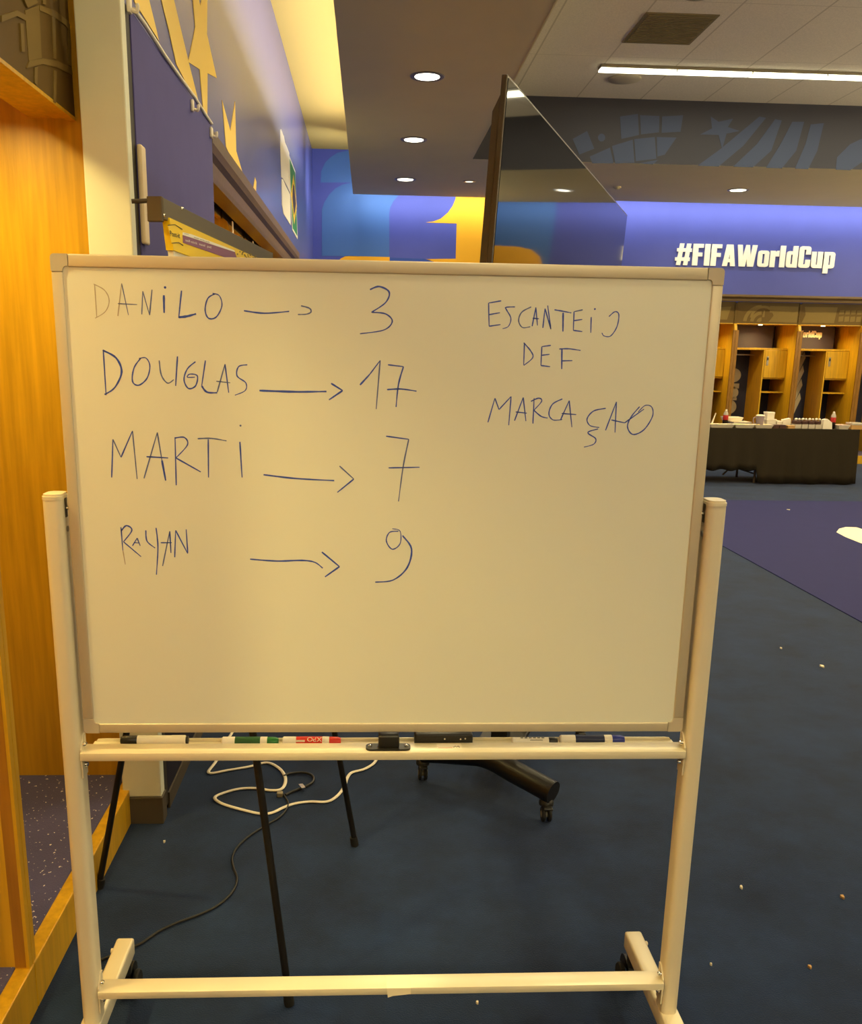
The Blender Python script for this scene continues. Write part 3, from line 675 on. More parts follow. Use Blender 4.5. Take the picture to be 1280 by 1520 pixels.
word('handwritten_arrow', [(0, 1.1, [(634, 198), (700, 206), (780, 200)]), (1, 1, [(818, 182), (845, 190), (850, 202), (835, 209), (808, 210)])], A4)
word('handwritten_number', [(0, 1.2, [(1040, 130), (1070, 120), (1102, 138), (1090, 172), (1045, 203)]), (0, 1.0, [(1045, 203), (1090, 208), (1112, 232), (1085, 260), (1008, 272)])], A4)
word('handwritten_word', [(0, 1, [(181, 325), (190, 470)]), (0, 1.4, [(179, 325), (222, 350), (240, 395), (218, 445), (185, 468)]),
    (0, 1, [(302, 350), (280, 382), (275, 425), (295, 438), (322, 415), (331, 375), (318, 350), (296, 352)]),
    (1, 1, [(361, 358), (368, 405), (388, 431), (408, 420)]), (0, 1.1, [(420, 345), (414, 440)]),
    (0, 1, [(478, 362), (452, 385), (441, 420), (455, 448), (478, 440), (484, 408), (460, 402), (452, 412), (476, 412)]),
    (0, 1, [(510, 358), (498, 440)]), (0, 1.4, [(498, 440), (515, 460), (548, 462)]),
    (1, 1, [(548, 460), (573, 370)]), (0, 1, [(573, 370), (585, 462)]), (1, .8, [(545, 425), (590, 430)]),
    (0, .9, [(645, 372), (617, 378), (612, 408), (640, 430), (638, 455), (605, 470)])], A4)
word('handwritten_arrow', [(0, 1.5, [(684, 455), (800, 459), (900, 458)]), (0, 1.3, [(915, 432), (952, 455)]), (0, 1.3, [(952, 455), (908, 485)])], A4)
word('handwritten_number', [(0, 1.3, [(1008, 437), (1040, 402)]), (0, .9, [(1040, 402), (1073, 358)]), (1, 1, [(1073, 358), (1060, 515)]),
    (0, 1, [(1098, 372), (1148, 378)]), (0, 1.1, [(1148, 378), (1132, 435), (1124, 508)]), (0, 1.1, [(1095, 452), (1140, 450), (1190, 457)])], A4)
word('handwritten_word', [(0, 1, [(208, 735), (212, 612)]), (1, .9, [(212, 612), (238, 670)]), (0, 1, [(238, 670), (275, 585)]), (1, .9, [(275, 585), (290, 740)]),
    (1, 1, [(312, 738), (355, 590)]), (1, 1, [(355, 590), (370, 680)]), (0, 1.5, [(370, 680), (382, 745)]), (0, 1.1, [(320, 668), (390, 672)]),
    (0, 1, [(416, 760), (412, 605)]), (0, 1, [(411, 608), (442, 606), (452, 630), (415, 672)]), (0, 1.1, [(415, 672), (495, 717)]),
    (1, 1, [(485, 610), (530, 609), (578, 617)]), (0, 1.1, [(519, 612), (520, 735)]), (0, 1.1, [(621, 620), (628, 735)]), (1, 1, [(623, 568), (624, 569)])], A4)
word('handwritten_arrow', [(0, 1.2, [(697, 726), (800, 738), (925, 745)]), (1, 1, [(942, 698), (988, 740)]), (0, 1.1, [(988, 740), (935, 783)])], A4)
word('handwritten_number', [(0, 1, [(1092, 602), (1165, 612)]), (1, 1, [(1165, 612), (1147, 700), (1132, 812)]), (0, 1, [(1100, 704), (1200, 702)])], A4)
word('handwritten_word', [(0, .9, [(238, 895), (244, 970)]), (2, .8, [(244, 970), (252, 1015)]), (0, 1.1, [(238, 908), (255, 890), (273, 905), (246, 942)]), (0, .9, [(246, 942), (303, 990)]),
    (0, .8, [(275, 955), (290, 930)]), (0, .8, [(290, 930), (300, 955)]), (0, .7, [(279, 945), (298, 946)]),
    (0, 1, [(318, 905), (322, 940), (348, 962)]), (0, 1, [(351, 897), (357, 960), (352, 1048)]),
    (1, .9, [(372, 1020), (395, 908)]), (0, 1, [(395, 908), (399, 978)]), (0, .9, [(366, 945), (402, 945)]),
    (0, .9, [(411, 992), (414, 905)]), (0, 1, [(414, 905), (453, 980)]), (0, 1, [(453, 978), (448, 902)])], A4)
word('handwritten_arrow', [(0, 1.2, [(654, 998), (740, 1004), (820, 1002), (862, 1008), (888, 1027)]), (0, 1.3, [(885, 975), (942, 1022)]), (0, 1.3, [(942, 1022), (895, 1055)])], A4)
word('handwritten_number', [(0, .9, [(1132, 908), (1103, 912), (1093, 940), (1112, 966), (1137, 948), (1137, 908), (1112, 900)]), (0, 1.3, [(1145, 922), (1174, 965), (1160, 1025), (1115, 1065), (1057, 1072)])], A4)
word('handwritten_word', [[(290, 213), (238, 222)], [(238, 222), (240, 318)], [(240, 318), (287, 311)], [(240, 270), (285, 262)],
    (0, .9, [(347, 238), (310, 240), (312, 250), (330, 285), (320, 318), (296, 328)]), (1, 1, [(414, 238), (375, 260), (362, 295), (378, 323), (410, 320)]),
    [(418, 318), (433, 240)], [(433, 240), (440, 315)], [(420, 285), (446, 287)], [(462, 325), (471, 245)], [(471, 245), (495, 330)], [(495, 330), (482, 232)],
    (0, 1, [(510, 250), (545, 256), (580, 263)]), (0, 1.4, [(546, 262), (545, 340)]), (1, 1, [(627, 250), (591, 258)]), [(591, 258), (588, 335)], [(588, 335), (625, 340)], [(590, 295), (625, 290)],
    (0, 1, [(662, 280), (660, 345)]), (0, 1, [(677, 247), (678, 249)]), (0, .9, [(735, 278), (760, 258), (776, 270), (768, 320), (742, 358), (715, 358), (706, 345)])], A5, .0024)
word('handwritten_word', [[(386, 386), (383, 478)], [(383, 386), (412, 420), (420, 448), (383, 480)], [(495, 397), (458, 402)], [(458, 402), (454, 480)], [(454, 480), (492, 485)], [(457, 438), (490, 434)],
    [(530, 412), (570, 411), (618, 418)], (0, 1.3, [(541, 412), (540, 495)]), [(540, 461), (584, 460)]], A5, .0024)
word('handwritten_word', [[(235, 715), (264, 615)], [(264, 615), (281, 662)], [(281, 662), (331, 608)], [(331, 608), (321, 727)], [(345, 708), (381, 612)], [(381, 612), (392, 710)], [(350, 672), (396, 677)],
    [(421, 720), (426, 615)], [(413, 628), (445, 615), (457, 628), (425, 665)], [(425, 665), (455, 690), (482, 697)], [(543, 618), (502, 640), (487, 680), (505, 705), (542, 703)],
    [(535, 705), (571, 625)], [(571, 625), (582, 735)], [(540, 678), (600, 683)], [(722, 657), (672, 668), (645, 700), (657, 728), (695, 736)], [(690, 742), (648, 757), (680, 782), (672, 805), (632, 817)],
    [(721, 748), (766, 630)], [(766, 630), (760, 757)], [(745, 705), (800, 717)], [(800, 717), (880, 660)], [(862, 650), (825, 695), (812, 735), (835, 765), (880, 745), (915, 690), (912, 652), (885, 645), (856, 672)]], A5, .0024)

# posts, bars, feet, castors
def oval(x0, x1, y0, y1, n=6, r=.013):
    P = []
    for cx, cy, a0 in ((x1-r, y1-r, 0), (x0+r, y1-r, PI/2), (x0+r, y0+r, PI), (x1-r, y0+r, 1.5*PI)):
        P += [(cx+r*math.cos(a0+i*PI/2/n), cy+r*math.sin(a0+i*PI/2/n)) for i in range(n+1)]
    return P
PY0, PY1 = 1.703, 1.753
for sx, x0, x1 in ((1, -.6115, -.5745), (-1, .6605, .6975)):
    po = obj('post', prism(nb(), oval(x0, x1, PY0, PY1), lambda u, v, w: Vector((u, v, w)), .174, 1.322), 'post', wb, 35)
    bm = prism(nb(), oval(x0-.0006, x1+.0006, PY0-.0006, PY1+.0006), lambda u, v, w: Vector((u, v, w)), 1.3205, 1.327)
    prism(bm, oval(x0+.001, x1-.001, PY0+.001, PY1-.001), lambda u, v, w: Vector((u, v, w)), 1.327, 1.331)
    obj('post_cap', bm, 'bar', po, 35)
    xi = x1 if sx == 1 else x0
    obj('post_slot', box(nb(), min(xi, xi+sx*.0012), max(xi, xi+sx*.0012), 1.7225, 1.7335, 1.285, 1.322), 'dark_base', po)
    b = nb(); lathe(b, [(.0055, 0), (.0055, .002*sx), (.003, .003*sx)], (xi, 1.728, 1.262), 'X', 14); obj('screw', b, 'steel', po, 40)
    xb = BX0 if sx == 1 else BX1
    obj('pivot_pin', lathe(nb(), [(.0036, min(xi, xb)-.001), (.0036, max(xi, xb)+.001)], (0, 1.728, 1.3025), 'X', 14), 'chrome', wb, 40)
    xc = (x0+x1)/2-.003*sx+.012*sx*0
    fo = obj('foot', box(nb(), xc-.0215, xc+.0215, 1.45, 2.005, .128, .174, .006, 3), 'bar', wb, 40)
    obj('end_button', lathe(nb(), [(.006, 0), (.006, .004), (.003, .006)], (xc-.0255 if sx == 1 else xc+.0215, 1.965, .165), 'X', 12), 'post', fo, 40)
    for yy in (1.475, 1.982):
        wy = yy+.036                                            # the wheels trail behind the swivel stem
        cs = obj('caster', lathe(nb(), [(.014, .088), (.017, .118), (.012, .128)], (xc, yy, 0), 'Z', 18), 'black_plastic', wb, 40)
        obj('caster_hood', prism(nb(), [(wy+.037*math.cos(a*PI/10), .050+.040*math.sin(a*PI/10)) for a in range(11)]+[(yy-.010, .075)], lambda u, v, w: Vector((w, u, v)), xc-.011, xc+.011), 'black_plastic', cs)
        for dx in (-.024, .010):
            obj('wheel', lathe(nb(), [(.012, dx), (.030, dx), (.033, dx+.003), (.033, dx+.011), (.030, dx+.014), (.012, dx+.014)], (xc, wy, .033), 'X', 26), 'black_rubber', cs, 40)
def crossbar(z0, z1, y1):
    ba = obj('crossbar', box(nb(), -.5745, .6605, PY0, y1, z0, z1, .0015, 2), 'bar', wb, 40)
    for sx, x in ((1, -.5745), (-1, .6605)):
        P = [(PY0+.004, z1+.006), (PY0+.026, z1+.030), (PY0+.036, z1+.030), (PY0+.036, z0-.04), (PY0+.006, z0-.04)]
        br = obj('bracket', prism(nb(), P, lambda u, v, w: Vector((w, u, v)), min(x, x+sx*.003), max(x, x+sx*.003)), 'post', ba)
        for zz in (z1+.012, z0-.014):
            obj('bolt', lathe(nb(), [(.0055, 0), (.0055, .003*sx), (.0045, .007*sx), (.002, .008*sx)], (x+sx*.003, PY0+.018, zz), 'X', 14), 'chrome', br, 40)
    return ba
ub = crossbar(.7915, .8086, 1.7504)
lb = crossbar(.2369, .2538, 1.7475)
bm = nb()
P = [(-.572, .789), (-.572, .790), (-.565, .7985), (-.555, .7995), (.645, .7995), (.655, .7985), (.6605, .790), (.6605, .789)]
prism(bm, P, lambda u, v, w: Vector((u, w, v)), 1.7945, 1.797)
box(bm, -.572, .6605, 1.7504, 1.797, .7895, .7933)
obj('pen_tray', bm, 'bar', wb)
# the black board latch on the upper bar
l0, l1 = -.0015, .090
lk = obj('board_latch', prism(nb(), oval(l0, l1, 1.709, 1.738, r=.011), lambda u, v, w: Vector((u, v, w)), .8086, .8130), 'black_plastic', wb)
obj('latch_block', box(nb(), .024, .067, 1.714, 1.742, .812, .8395, .004, 3), 'black_plastic', lk, 40)
for x in (.007, .082): obj('screw', lathe(nb(), [(.0042, .813), (.004, .8155), (.001, .817)], (x, 1.724, 0), 'Z', 12), 'chrome', lk, 40)
a, b = onZ(648, 1103.5, .809), onZ(686, 1111.5, .809)
st = obj('sticker', box(nb(), a.x, b.x, b.y, a.y, .8086, .8090), 'label_white', wb)
w_ = b.x-a.x
obj('sticker_line', box(nb(), a.x+.05*w_, a.x+.62*w_, b.y+.0045, b.y+.006, .8089, .8092), 'orange_print', st)
bm = nb()
for u, v in ((.66, .5), (.72, .7), (.78, .55), (.84, .75), (.88, .5)): box(bm, a.x+u*w_, a.x+(u+.05)*w_, b.y+v*.014, b.y+v*.014+.003, .8089, .8092)
obj('sticker_figure', bm, 'text_dark', st)
bm = nb(); x0, x1 = onY(574, 1470, PY0).x, onY(610, 1470, PY0).x
box(bm, x0, x1, PY0, 1.742, .2536, .2545)
prism(bm, [(x0, .2545), (x1, .2545), (x1, .239), (x0+.014, .235), (x0+.003, .231)], lambda u, v, w: Vector((u, PY0+w, v)), -.0012, 0)
obj('tape', bm, 'tape', wb)

# ---- markers and eraser in the tray
TZ = .7935
def marker(label, x0, x1, cap_m, band=None, cap_right=True, y=1.768, tilt=0, text=None, capf=.2, dark_tail=False, thin=False, tz=TZ):
    r = .0105 if not thin else .009
    z = tz+r
    t = thing('dry_erase_marker', label, 'marker', ((x0+x1)/2, y, tz), group='dry-erase markers in the pen tray')
    L = x1-x0; sgn = 1
    def X(f): return x0+L*f if cap_right else x1-L*f
    def lx(name, prof, m, parent=t): return obj(name, lathe(nb(), [(rr, X(f)) for rr, f in prof], (0, y, z), 'X', 22), m, parent, 40)
    b = lx('barrel', [(r*.75, 0), (r, .02), (r, .22), (r*.96, .235), (r*.96, 1-capf-.12), (r, 1-capf-.1), (r*.98, 1-capf)], 'marker_white')
    lx('cap', [(r*.86, 1-capf), (r*.96, 1-capf+.03), (r*.92, .94), (r*.7, .995), (r*.3, 1)], cap_m)
    if dark_tail: lx('end_plug', [(r*.8, -.03), (r*.85, .0), (r*.8, .005)], 'black_plastic')
    if band:
        bd = lx('label_band', [(r*.99, .235), (r*.995, .24), (r*.995, 1-capf-.125), (r*.99, 1-capf-.12)], band, b)
    return t, b, r, z, y, X
marker('black-capped white marker at the left end of the tray', -.510, -.375, 'black_plastic', None, cap_right=False, capf=.26, dark_tail=True, tz=TZ+.004)
marker('green dry-erase marker beside the red one in the tray', -.302, -.184, 'green', 'green_dark')
t, b, r, z, y, X = marker('red dry-erase marker with red label left of the black latch', -.176, -.054, 'red', 'red')
def wrap(u, v, w):   # text turned upside down around the barrel front
    a = math.radians(35)+v/(r*1.01); return Vector((u, y-math.cos(a)*(r*1.0+w), z+math.sin(a)*(r*1.0+w)))
bm = text_bm('EXPO', .0145, lambda u, v, w: wrap(-.062-.028-u*1.05+.004, .0075-v, w), 0, .0005); obj('label_print', bm, 'label_white', b)
bm = nb(); prism(bm, R_(-.147, -.003, -.129, .001), wrap, .0001, .0005); obj('label_print', bm, 'label_white', b)
t, b, r, z, y, X = marker('thin black-capped white marker right of the eraser in the tray', .307, .405, 'black_plastic', None, capf=.2, thin=True)
bm = nb()
for k in range(6): prism(bm, R_(.325+k*.009, .006, .331+k*.009, .0085), wrap, .0001, .0004)
prism(bm, R_(.345, .0005, .372, .0015), wrap, .0001, .0004); obj('label_print', bm, 'text_dark', b)
marker('blue dry-erase marker at the right end of the tray', .4095, .5485, 'blue', 'navy', tz=TZ+.002)
t = thing('board_eraser', 'black board eraser lying in the tray right of the latch', 'eraser', (.162, 1.771, TZ))
obj('body', box(nb(), .1005, .2225, 1.752, 1.791, TZ, .826, .004, 3), 'black_plastic', t, 40)
for x, z in ((.196, .816), (.206, .817), (.163, .8165)):
    obj('rivet', lathe(nb(), [(.0022, 0), (.0018, -.0015), (.0005, -.002)], (x, 1.752, z), 'Y', 10), 'chrome', t, 40)

# ================================================================== SCREEN ON ITS CART
A = ray(754, 110); A = A*(1/A.z); B = ray(931.5, 319); B = B*(1/B.z)
kz = 2.17/(A-B).length; A = A*kz; B = B*kz; A.z += EYE; B.z += EYE
dd = (B-A).normalized(); n0 = Vector((dd.y, -dd.x, 0)); th = math.radians(3)
vd = Vector((0, 0, -1))*math.cos(th) - n0*math.sin(th)       # down the screen
nn = dd.cross(vd); nn = nn if nn.dot(n0) > 0 else -nn
tv0 = A+dd*1.085+vd*.61
def tvf(u, v, w): return A+dd*u+vd*v+nn*w
tv = thing('television', 'very large flat black screen seen from the side above the whiteboard', 'screen', (tv0.x, tv0.y, .98))
def tbox(u0, u1, v0, v1, w0, w1, bev=0):
    bm = box(nb(), u0, u1, v0, v1, w0, w1, bev)
    for v in bm.verts: v.co = tvf(*v.co)
    return bm
obj('bezel', tbox(0, 2.17, 0, 1.22, -.014, 0, .002), 'bezel', tv)
obj('screen', tbox(.006, 2.164, .006, 1.20, -.004, .0012), 'screen', tv)
obj('rear_housing', prism(nb(), [(.035, -.012), (.075, -.030), (1.19, -.034), (1.21, -.012)], lambda u, v, w: tvf(w, u, v), .004, 2.166), 'bezel', tv)
obj('speaker_bar', tbox(.3, 1.87, 1.16, 1.215, -.05, -.01, .004), 'black_plastic', tv)
ct = thing('tv_cart', 'black wheeled screen cart with curved feet under the whiteboard', 'cart', (.55, 3.1, 0))
Cc = Vector((.72, 3.22, 0)); d2 = Vector((dd.x, dd.y, 0)).normalized(); n2 = Vector((d2.y, -d2.x, 0))
def cf(d, n, z): return Cc+d2*d+n2*n+Vector((0, 0, z))
for s in (-1, 1):
    ends = (cf(.345*s, .05, 0), cf(.205*s, -.46, 0))
    mid = cf(.24*s, -.2, 0)
    pts = smooth([ends[0]+Vector((.02, -.012, .112)) if s < 0 else ends[0]+Vector((0, 0, .112)), ends[0].lerp(mid, .5)+Vector((0, 0, .135)), mid+Vector((0, 0, .15)), ends[1].lerp(mid, .5)+Vector((0, 0, .135)), ends[1]+Vector((0, 0, .112))], 8)
    lg = obj('leg', tube(nb(), pts, .041, 18), 'black_metal', ct, 40)
    for e in ends:
        cs = obj('caster', lathe(nb(), [(.020, .082), (.026, .074), (.026, .062), (.016, .058)], e, 'Z', 18), 'black_plastic', ct, 40)
        for w in (-.017, .005):
            obj('wheel', lathe(nb(), [(.008, w), (.024, w), (.027, w+.003), (.027, w+.009), (.024, w+.012), (.008, w+.012)], e+Vector((0, -.006, .0275)), 'X', 22), 'black_rubber', cs, 40)
        obj('hub', lathe(nb(), [(.012, -.018), (.012, .019)], e+Vector((0, -.006, .0275)), 'X', 16), 'connector', cs, 40)
        obj('brake_lever', box(nb(), e.x-.016, e.x+.016, e.y-.045, e.y-.005, .058, .066, .003), 'black_plastic', cs)
def cbox(d0, d1, n_0, n_1, z0, z1, bev=.004):
    bm = box(nb(), d0, d1, n_0, n_1, z0, z1, bev)
    for v in bm.verts: v.co = cf(v.co.x, v.co.y, v.co.z)
    return bm
obj('base_plate', cbox(-.26, .26, -.28, -.11, .125, .145), 'black_metal', ct)
for s in (-1, 1): obj('column', cbox(s*.2-.03, s*.2+.03, -.19, -.13, .145, 1.95), 'black_metal', ct)
for z in (1.25, 1.85): obj('mount_rail', cbox(-.4, .4, -.13, -.085 if z < 1.5 else -.05, z, z+.06), 'black_metal', ct)

# ================================================================== EASEL AND PAD
EA, EB = Vector((-.415, 1.95, 1.893)), Vector((-.280, 2.75, 1.871))
eu = (EB-EA).normalized(); en = Vector((eu.y, -eu.x, 0)).normalized(); ev = eu.cross(en); ev = ev if ev.z < 0 else -ev
EL = (EB-EA).length
lean = math.radians(6); pv = (ev*math.cos(lean)+en*math.sin(lean)).normalized()
def ef(u, v, w): return EA+eu*u+ev*v+en*w
def pf(u, v, w): return EA+ev*.036+eu*u+pv*v+en*(w-.006)
es = thing('flip_chart_easel', 'black tripod easel with a dark grey header bar', 'easel', (-.34, 2.33, 0))
def ebox(f, u0, u1, v0, v1, w0, w1, bev=0):
    bm = box(nb(), u0, u1, v0, v1, w0, w1, bev)
    for v in bm.verts: v.co = f(*v.co)
    return bm
hb = obj('header_bar', ebox(ef, 0, EL, 0, .040, -.004, .003, .001), 'easel_grey', es)
obj('header_back', ebox(ef, .0, EL, -.001, .034, -.030, -.014, .002), 'easel_grey', es)
obj('end_plate', ebox(ef, -.006, .004, -.002, .046, -.030, .002, .002), 'end_brown', es)
obj('end_plate', ebox(ef, EL-.004, EL+.006, -.002, .046, -.030, .002, .002), 'end_brown', es)
for u, v in ((.10, .0), (.0, .03), (.76, .03)): obj('stud', lathe(nb(), [(.004, 0), (.003, .003), (.001, .004)], ef(u, v+.003, .003), 'X', 10), 'chrome', hb, 40)
pg = nb(); tube(pg, [ef(-.002, .006, -.028), ef(-.008, .008, -.045), ef(-.013, .009, -.058)], .0045, 8); obj('peg', pg, 'bezel', es, 40)
top = Vector((-.345, 2.33, 1.86))
for nm, foot, hip in (('front', Vector((-.19, 1.968, 0)), ef(.18, .03, -.022)), ('front', Vector((-.037, 2.723, 0)), ef(.64, .03, -.022)), ('rear', Vector((-.81, 2.492, 0)), ef(.42, .03, -.04))):
    kn = foot.lerp(hip, .5)
    lg = obj('leg', tube(nb(), [hip, kn], .0125, 14), 'black_metal', es, 40)
    lo = obj('lower_leg', tube(nb(), [kn+(hip-kn)*.05, foot+Vector((0, 0, .012))], .0095, 14), 'black_metal', lg, 40)
    obj('rubber_foot', tube(nb(), [foot+(hip-foot)*.018, foot+(hip-foot)*.006, foot+Vector((0, 0, .001))], [.0125, .0135, .0125], 14), 'black_rubber', lg, 40)
    obj('leg_clamp', tube(nb(), [kn+(kn-hip)*.02, kn-(kn-hip)*.04], .0165, 14), 'black_plastic', lg, 40)
obj('tray_ledge', ebox(ef, .1, .72, .80, .815, .05, .13, .003), 'black_metal', es)
pd = thing('flip_chart_pad', 'yellow-headed paper pad hanging from the easel bar', 'paper pad', (-.3, 2.35, 1.08))
pu = lambda p: ((p-EA-ev*.036).dot(eu), (p-EA-ev*.036).dot(pv))
def padpt(x, y):
    r = ray(x, y); nrm = eu.cross(pv); P0 = EA+ev*.036+en*.006-Vector((0, 0, EYE)); s_ = P0.dot(nrm)/r.dot(nrm); q = r*s_; q.z += EYE; return pu(q)
obj('paper_sheets', ebox(pf, .03, EL-.03, .0, .76, -.004, .008), 'paper', pd)
bt = padpt(250, 368)
bn = obj('cover_band', ebox(pf, .022, EL-.02, -.002, bt[1], -.004, .012), 'pad_yellow', pd)
q8 = lambda l: [padpt(240+a*.125, 320+b*.125) for a, b in l]
def pdec(name, l, m, w0=.012, w1=.0128): obj(name, prism(nb(), q8(l), pf, w0, w1), m, bn)
pdec('band_stripe', [(248, 228), (868, 430), (890, 500), (760, 497), (252, 318)], 'pad_purple')
pdec('logo_flag', [(68, 112), (150, 108), (240, 180), (250, 355), (200, 318), (115, 325)], 'pad_yellow', .012, .0126)
for l in ([(66, 108), (155, 100), (155, 108), (68, 116)], [(155, 100), (242, 155), (242, 165), (155, 108)], [(115, 320), (198, 312), (198, 320), (116, 328)], [(198, 312), (252, 345), (252, 355), (198, 320)]):
    pdec('logo_outline', l, 'text_dark', .0126, .013)
pdec('white_line', [(248, 195), (350, 218), (860, 410), (868, 430), (248, 226)], 'paper')
def quadmap(p00, p10, p01, sx, sy):
    a, b, c = [Vector(padpt(240+p[0]*.125, 320+p[1]*.125)) for p in (p00, p10, p01)]
    return lambda u, v, w: pf(*(a+(b-a)*(u/sx)+(c-a)*(v/sy)), w)
bm = text_bm('Post-it', 1, quadmap((90, 235), (232, 270), (84, 165), 3.1, .75), 0, .0134); obj('logo_lettering', bm, 'text_dark', bn)
bm = text_bm('self-stick  easel  pad', 1, quadmap((275, 300), (625, 398), (272, 262), 9.2, .9), 0, .0134); obj('stripe_lettering', bm, 'paper', bn)
bm = text_bm('easel', 1, quadmap((262, 212), (320, 226), (262, 200), 2.2, .7), 0, .0134); obj('small_print', bm, 'text_dark', bn)
bm = text_bm('super sticky pads', 1, quadmap((375, 258), (575, 325), (374, 240), 7.4, .8), 0, .0134); obj('small_print', bm, 'text_dark', bn)
rn = random.Random(3); bm = nb()
for k in range(26):
    cx, cy = 890+rn.random()*250, 395+rn.random()*60; cy += (cx-890)*.30
    for P in [[(cx, cy), (cx+12, cy+3), (cx+12, cy+16), (cx, cy+14)]]: prism(bm, q8(P), pf, .012, .0128)
obj('small_print', bm, 'text_olive', bn)

# ================================================================== CABLES AND SCRAPS ON THE FLOOR
wc = [(380, 1035), (365, 1060), (343, 1090), (322, 1128), (310, 1147), (340, 1143), (370, 1138), (396, 1132), (414, 1140), (423, 1152), (423, 1164), (416, 1172), (400, 1173), (380, 1170), (355, 1171), (332, 1177), (319, 1184), (330, 1193), (360, 1202), (388, 1208), (405, 1206), (420, 1199), (437, 1193), (460, 1190), (485, 1190), (500, 1182), (511, 1168), (515, 1156), (522, 1147), (540, 1142), (555, 1133), (566, 1118), (590, 1105), (640, 1090), (700, 1070)]
solo('white_cable', tube(nb(), smooth([onZ(x, y, .005) for x, y in wc], 6), .0065, 8, flat=.6), 'cable_white', 'white flat cable looping on the blue carpet behind the whiteboard', 'cable', sm=60)
bc = [(150, 1425), (180, 1412), (208, 1401), (235, 1383), (262, 1370), (295, 1358), (320, 1346), (340, 1330), (350, 1315), (352, 1302), (347, 1288), (345, 1274), (352, 1258), (370, 1241), (395, 1225), (415, 1213), (425, 1202), (428, 1192), (424, 1184), (420, 1178)]
t = thing('black_cable', 'thin black cable snaking from the left foot to the easel', 'cable', onZ(345, 1290, 0))
obj('cord', tube(nb(), smooth([onZ(x, y, .006) for x, y in bc], 6), .0036, 8), 'cable_black', t, 60)
a = onZ(416, 1178, .012)
obj('plug', box(nb(), a.x-.012, a.x+.010, a.y-.010, a.y+.012, .001, .018, .003), 'connector', t)
t = thing('coiled_cable', 'short dark cable loop with a silver plug inside the white cable', 'cable', onZ(445, 1160, 0))
lp = [(424, 1180), (432, 1176), (442, 1172), (452, 1168), (463, 1162), (466, 1156), (462, 1150), (452, 1147), (440, 1147), (428, 1149), (422, 1152)]
obj('cord', tube(nb(), smooth([onZ(x, y, .007) for x, y in lp], 5), .005, 8), 'cable_black', t, 60)
a, b = onZ(443, 1164.5, .016), onZ(453, 1170, .016)
bm = prism(nb(), [(a.x, a.y), (a.x+.016, a.y+.004), (b.x+.002, b.y+.004), (b.x-.012, b.y-.002)], lambda u, v, w: Vector((u, v, w)), .010, .018); obj('plug', bm, 'chrome', t)
for k, (x, y, s, l) in enumerate(((1171, 757, .035, 'pale crumb near the far edge of the purple mat'), (1221, 989, .022, 'largest white paper scrap on the carpet right of the whiteboard'), (1160, 962, .012, 'small pale scrap on the carpet above the largest scrap'),
        (1251, 1331, .012, 'tan crumb on the carpet at the lower right edge'), (1203, 1435, .010, 'tan crumb on the carpet at the bottom right'), (1101, 1317, .009, 'white speck on the carpet right of the lower post'),
        (1056, 1431, .006, 'white speck beside the foot of the right post'), (709, 1488, .007, 'tiny speck on the carpet under the lower bar'), (244, 1249, .008, 'tiny white speck on the carpet between the easel legs'),
        (1058, 698, .05, 'orange peel scrap under the left end of the catering table'))):
    p = onZ(x, y, .004); bm = nb(); rr = random.Random(k)
    n = 7; up_ = [bm.verts.new((p.x+s*.5*(1.2 if i % 2 else .7)*math.cos(i*2*PI/n), p.y+s*.8*math.sin(i*2*PI/n)*(.6+.5*rr.random()), .006+s*.25*rr.random())) for i in range(n)]
    lo_ = [bm.verts.new((v.co.x, v.co.y, .0005 if x != 1171 else .0065)) for v in up_]
    bm.faces.new(up_); bm.faces.new(lo_[::-1])
    for i in range(n): bm.faces.new((up_[i], lo_[i], lo_[(i+1) % n], up_[(i+1) % n]))
    solo('paper_scrap', bm, 'scrap' if x not in (1251, 1203, 1058) else 'food_tan', l, 'scrap', 'scraps on the carpet')

# ================================================================== CATERING TABLE
TY0, TY1, TX0, TX1, TH = 11.62, 12.38, 3.55, 6.40, .715
t = thing('folding_table', 'long folding table under a black cloth by the far lockers', 'table', (4.97, 12.0, 0))
obj('tabletop', box(nb(), TX0+.01, TX1-.01, TY0+.01, TY1-.01, TH-.045, TH-.006), 'folding_leg', t)
lx = onY(1121, 705, TY0+.08).x
for x in (TX0+.2, lx, TX1-.15):
    for y in (TY0+.09, TY1-.09): obj('leg', tube(nb(), [(x, y, .001), (x, y, TH-.045)], .016, 12), 'folding_leg', t, 40)
    obj('leg_brace', tube(nb(), [(x, TY0+.09, .12), (x, TY1-.09, .12)], .010, 10), 'folding_leg', t, 40)
obj('diagonal_brace', tube(nb(), [(lx, TY0+.12, .5), (lx-.42, TY0+.12, .10)], .012, 10), 'folding_leg', t, 40)
bm = nb(); rn = random.Random(5)
xs = [TX0+(TX1-TX0)*i/90 for i in range(91)]; ph = [math.sin(i*.9)*.012+math.sin(i*.37+1)*.012 for i in range(91)]
sx_ = onY(1128, 700, TY0).x
def hem(x, i): return (.165 if x < sx_-.03 else .004)+(.012*(1+math.sin(i*.8)) if x < sx_ else .006*(1+math.sin(i*.5)))
rows = []
for j in range(7):
    f = j/6
    rows.append([bm.verts.new((x+(.02*f if i == 90 else 0), TY0-.006-ph[i]*f-.02*f, TH+.002-(TH-hem(x, i))*f)) for i, x in enumerate(xs)])
back = [bm.verts.new((x, TY1, TH+.002)) for x in xs]; backd = [bm.verts.new((x, TY1+.012, .25)) for x in xs]
allr = [backd, back]+rows
for a_, b_ in zip(allr, allr[1:]):
    for i in range(90): bm.faces.new((a_[i], a_[i+1], b_[i+1], b_[i]))
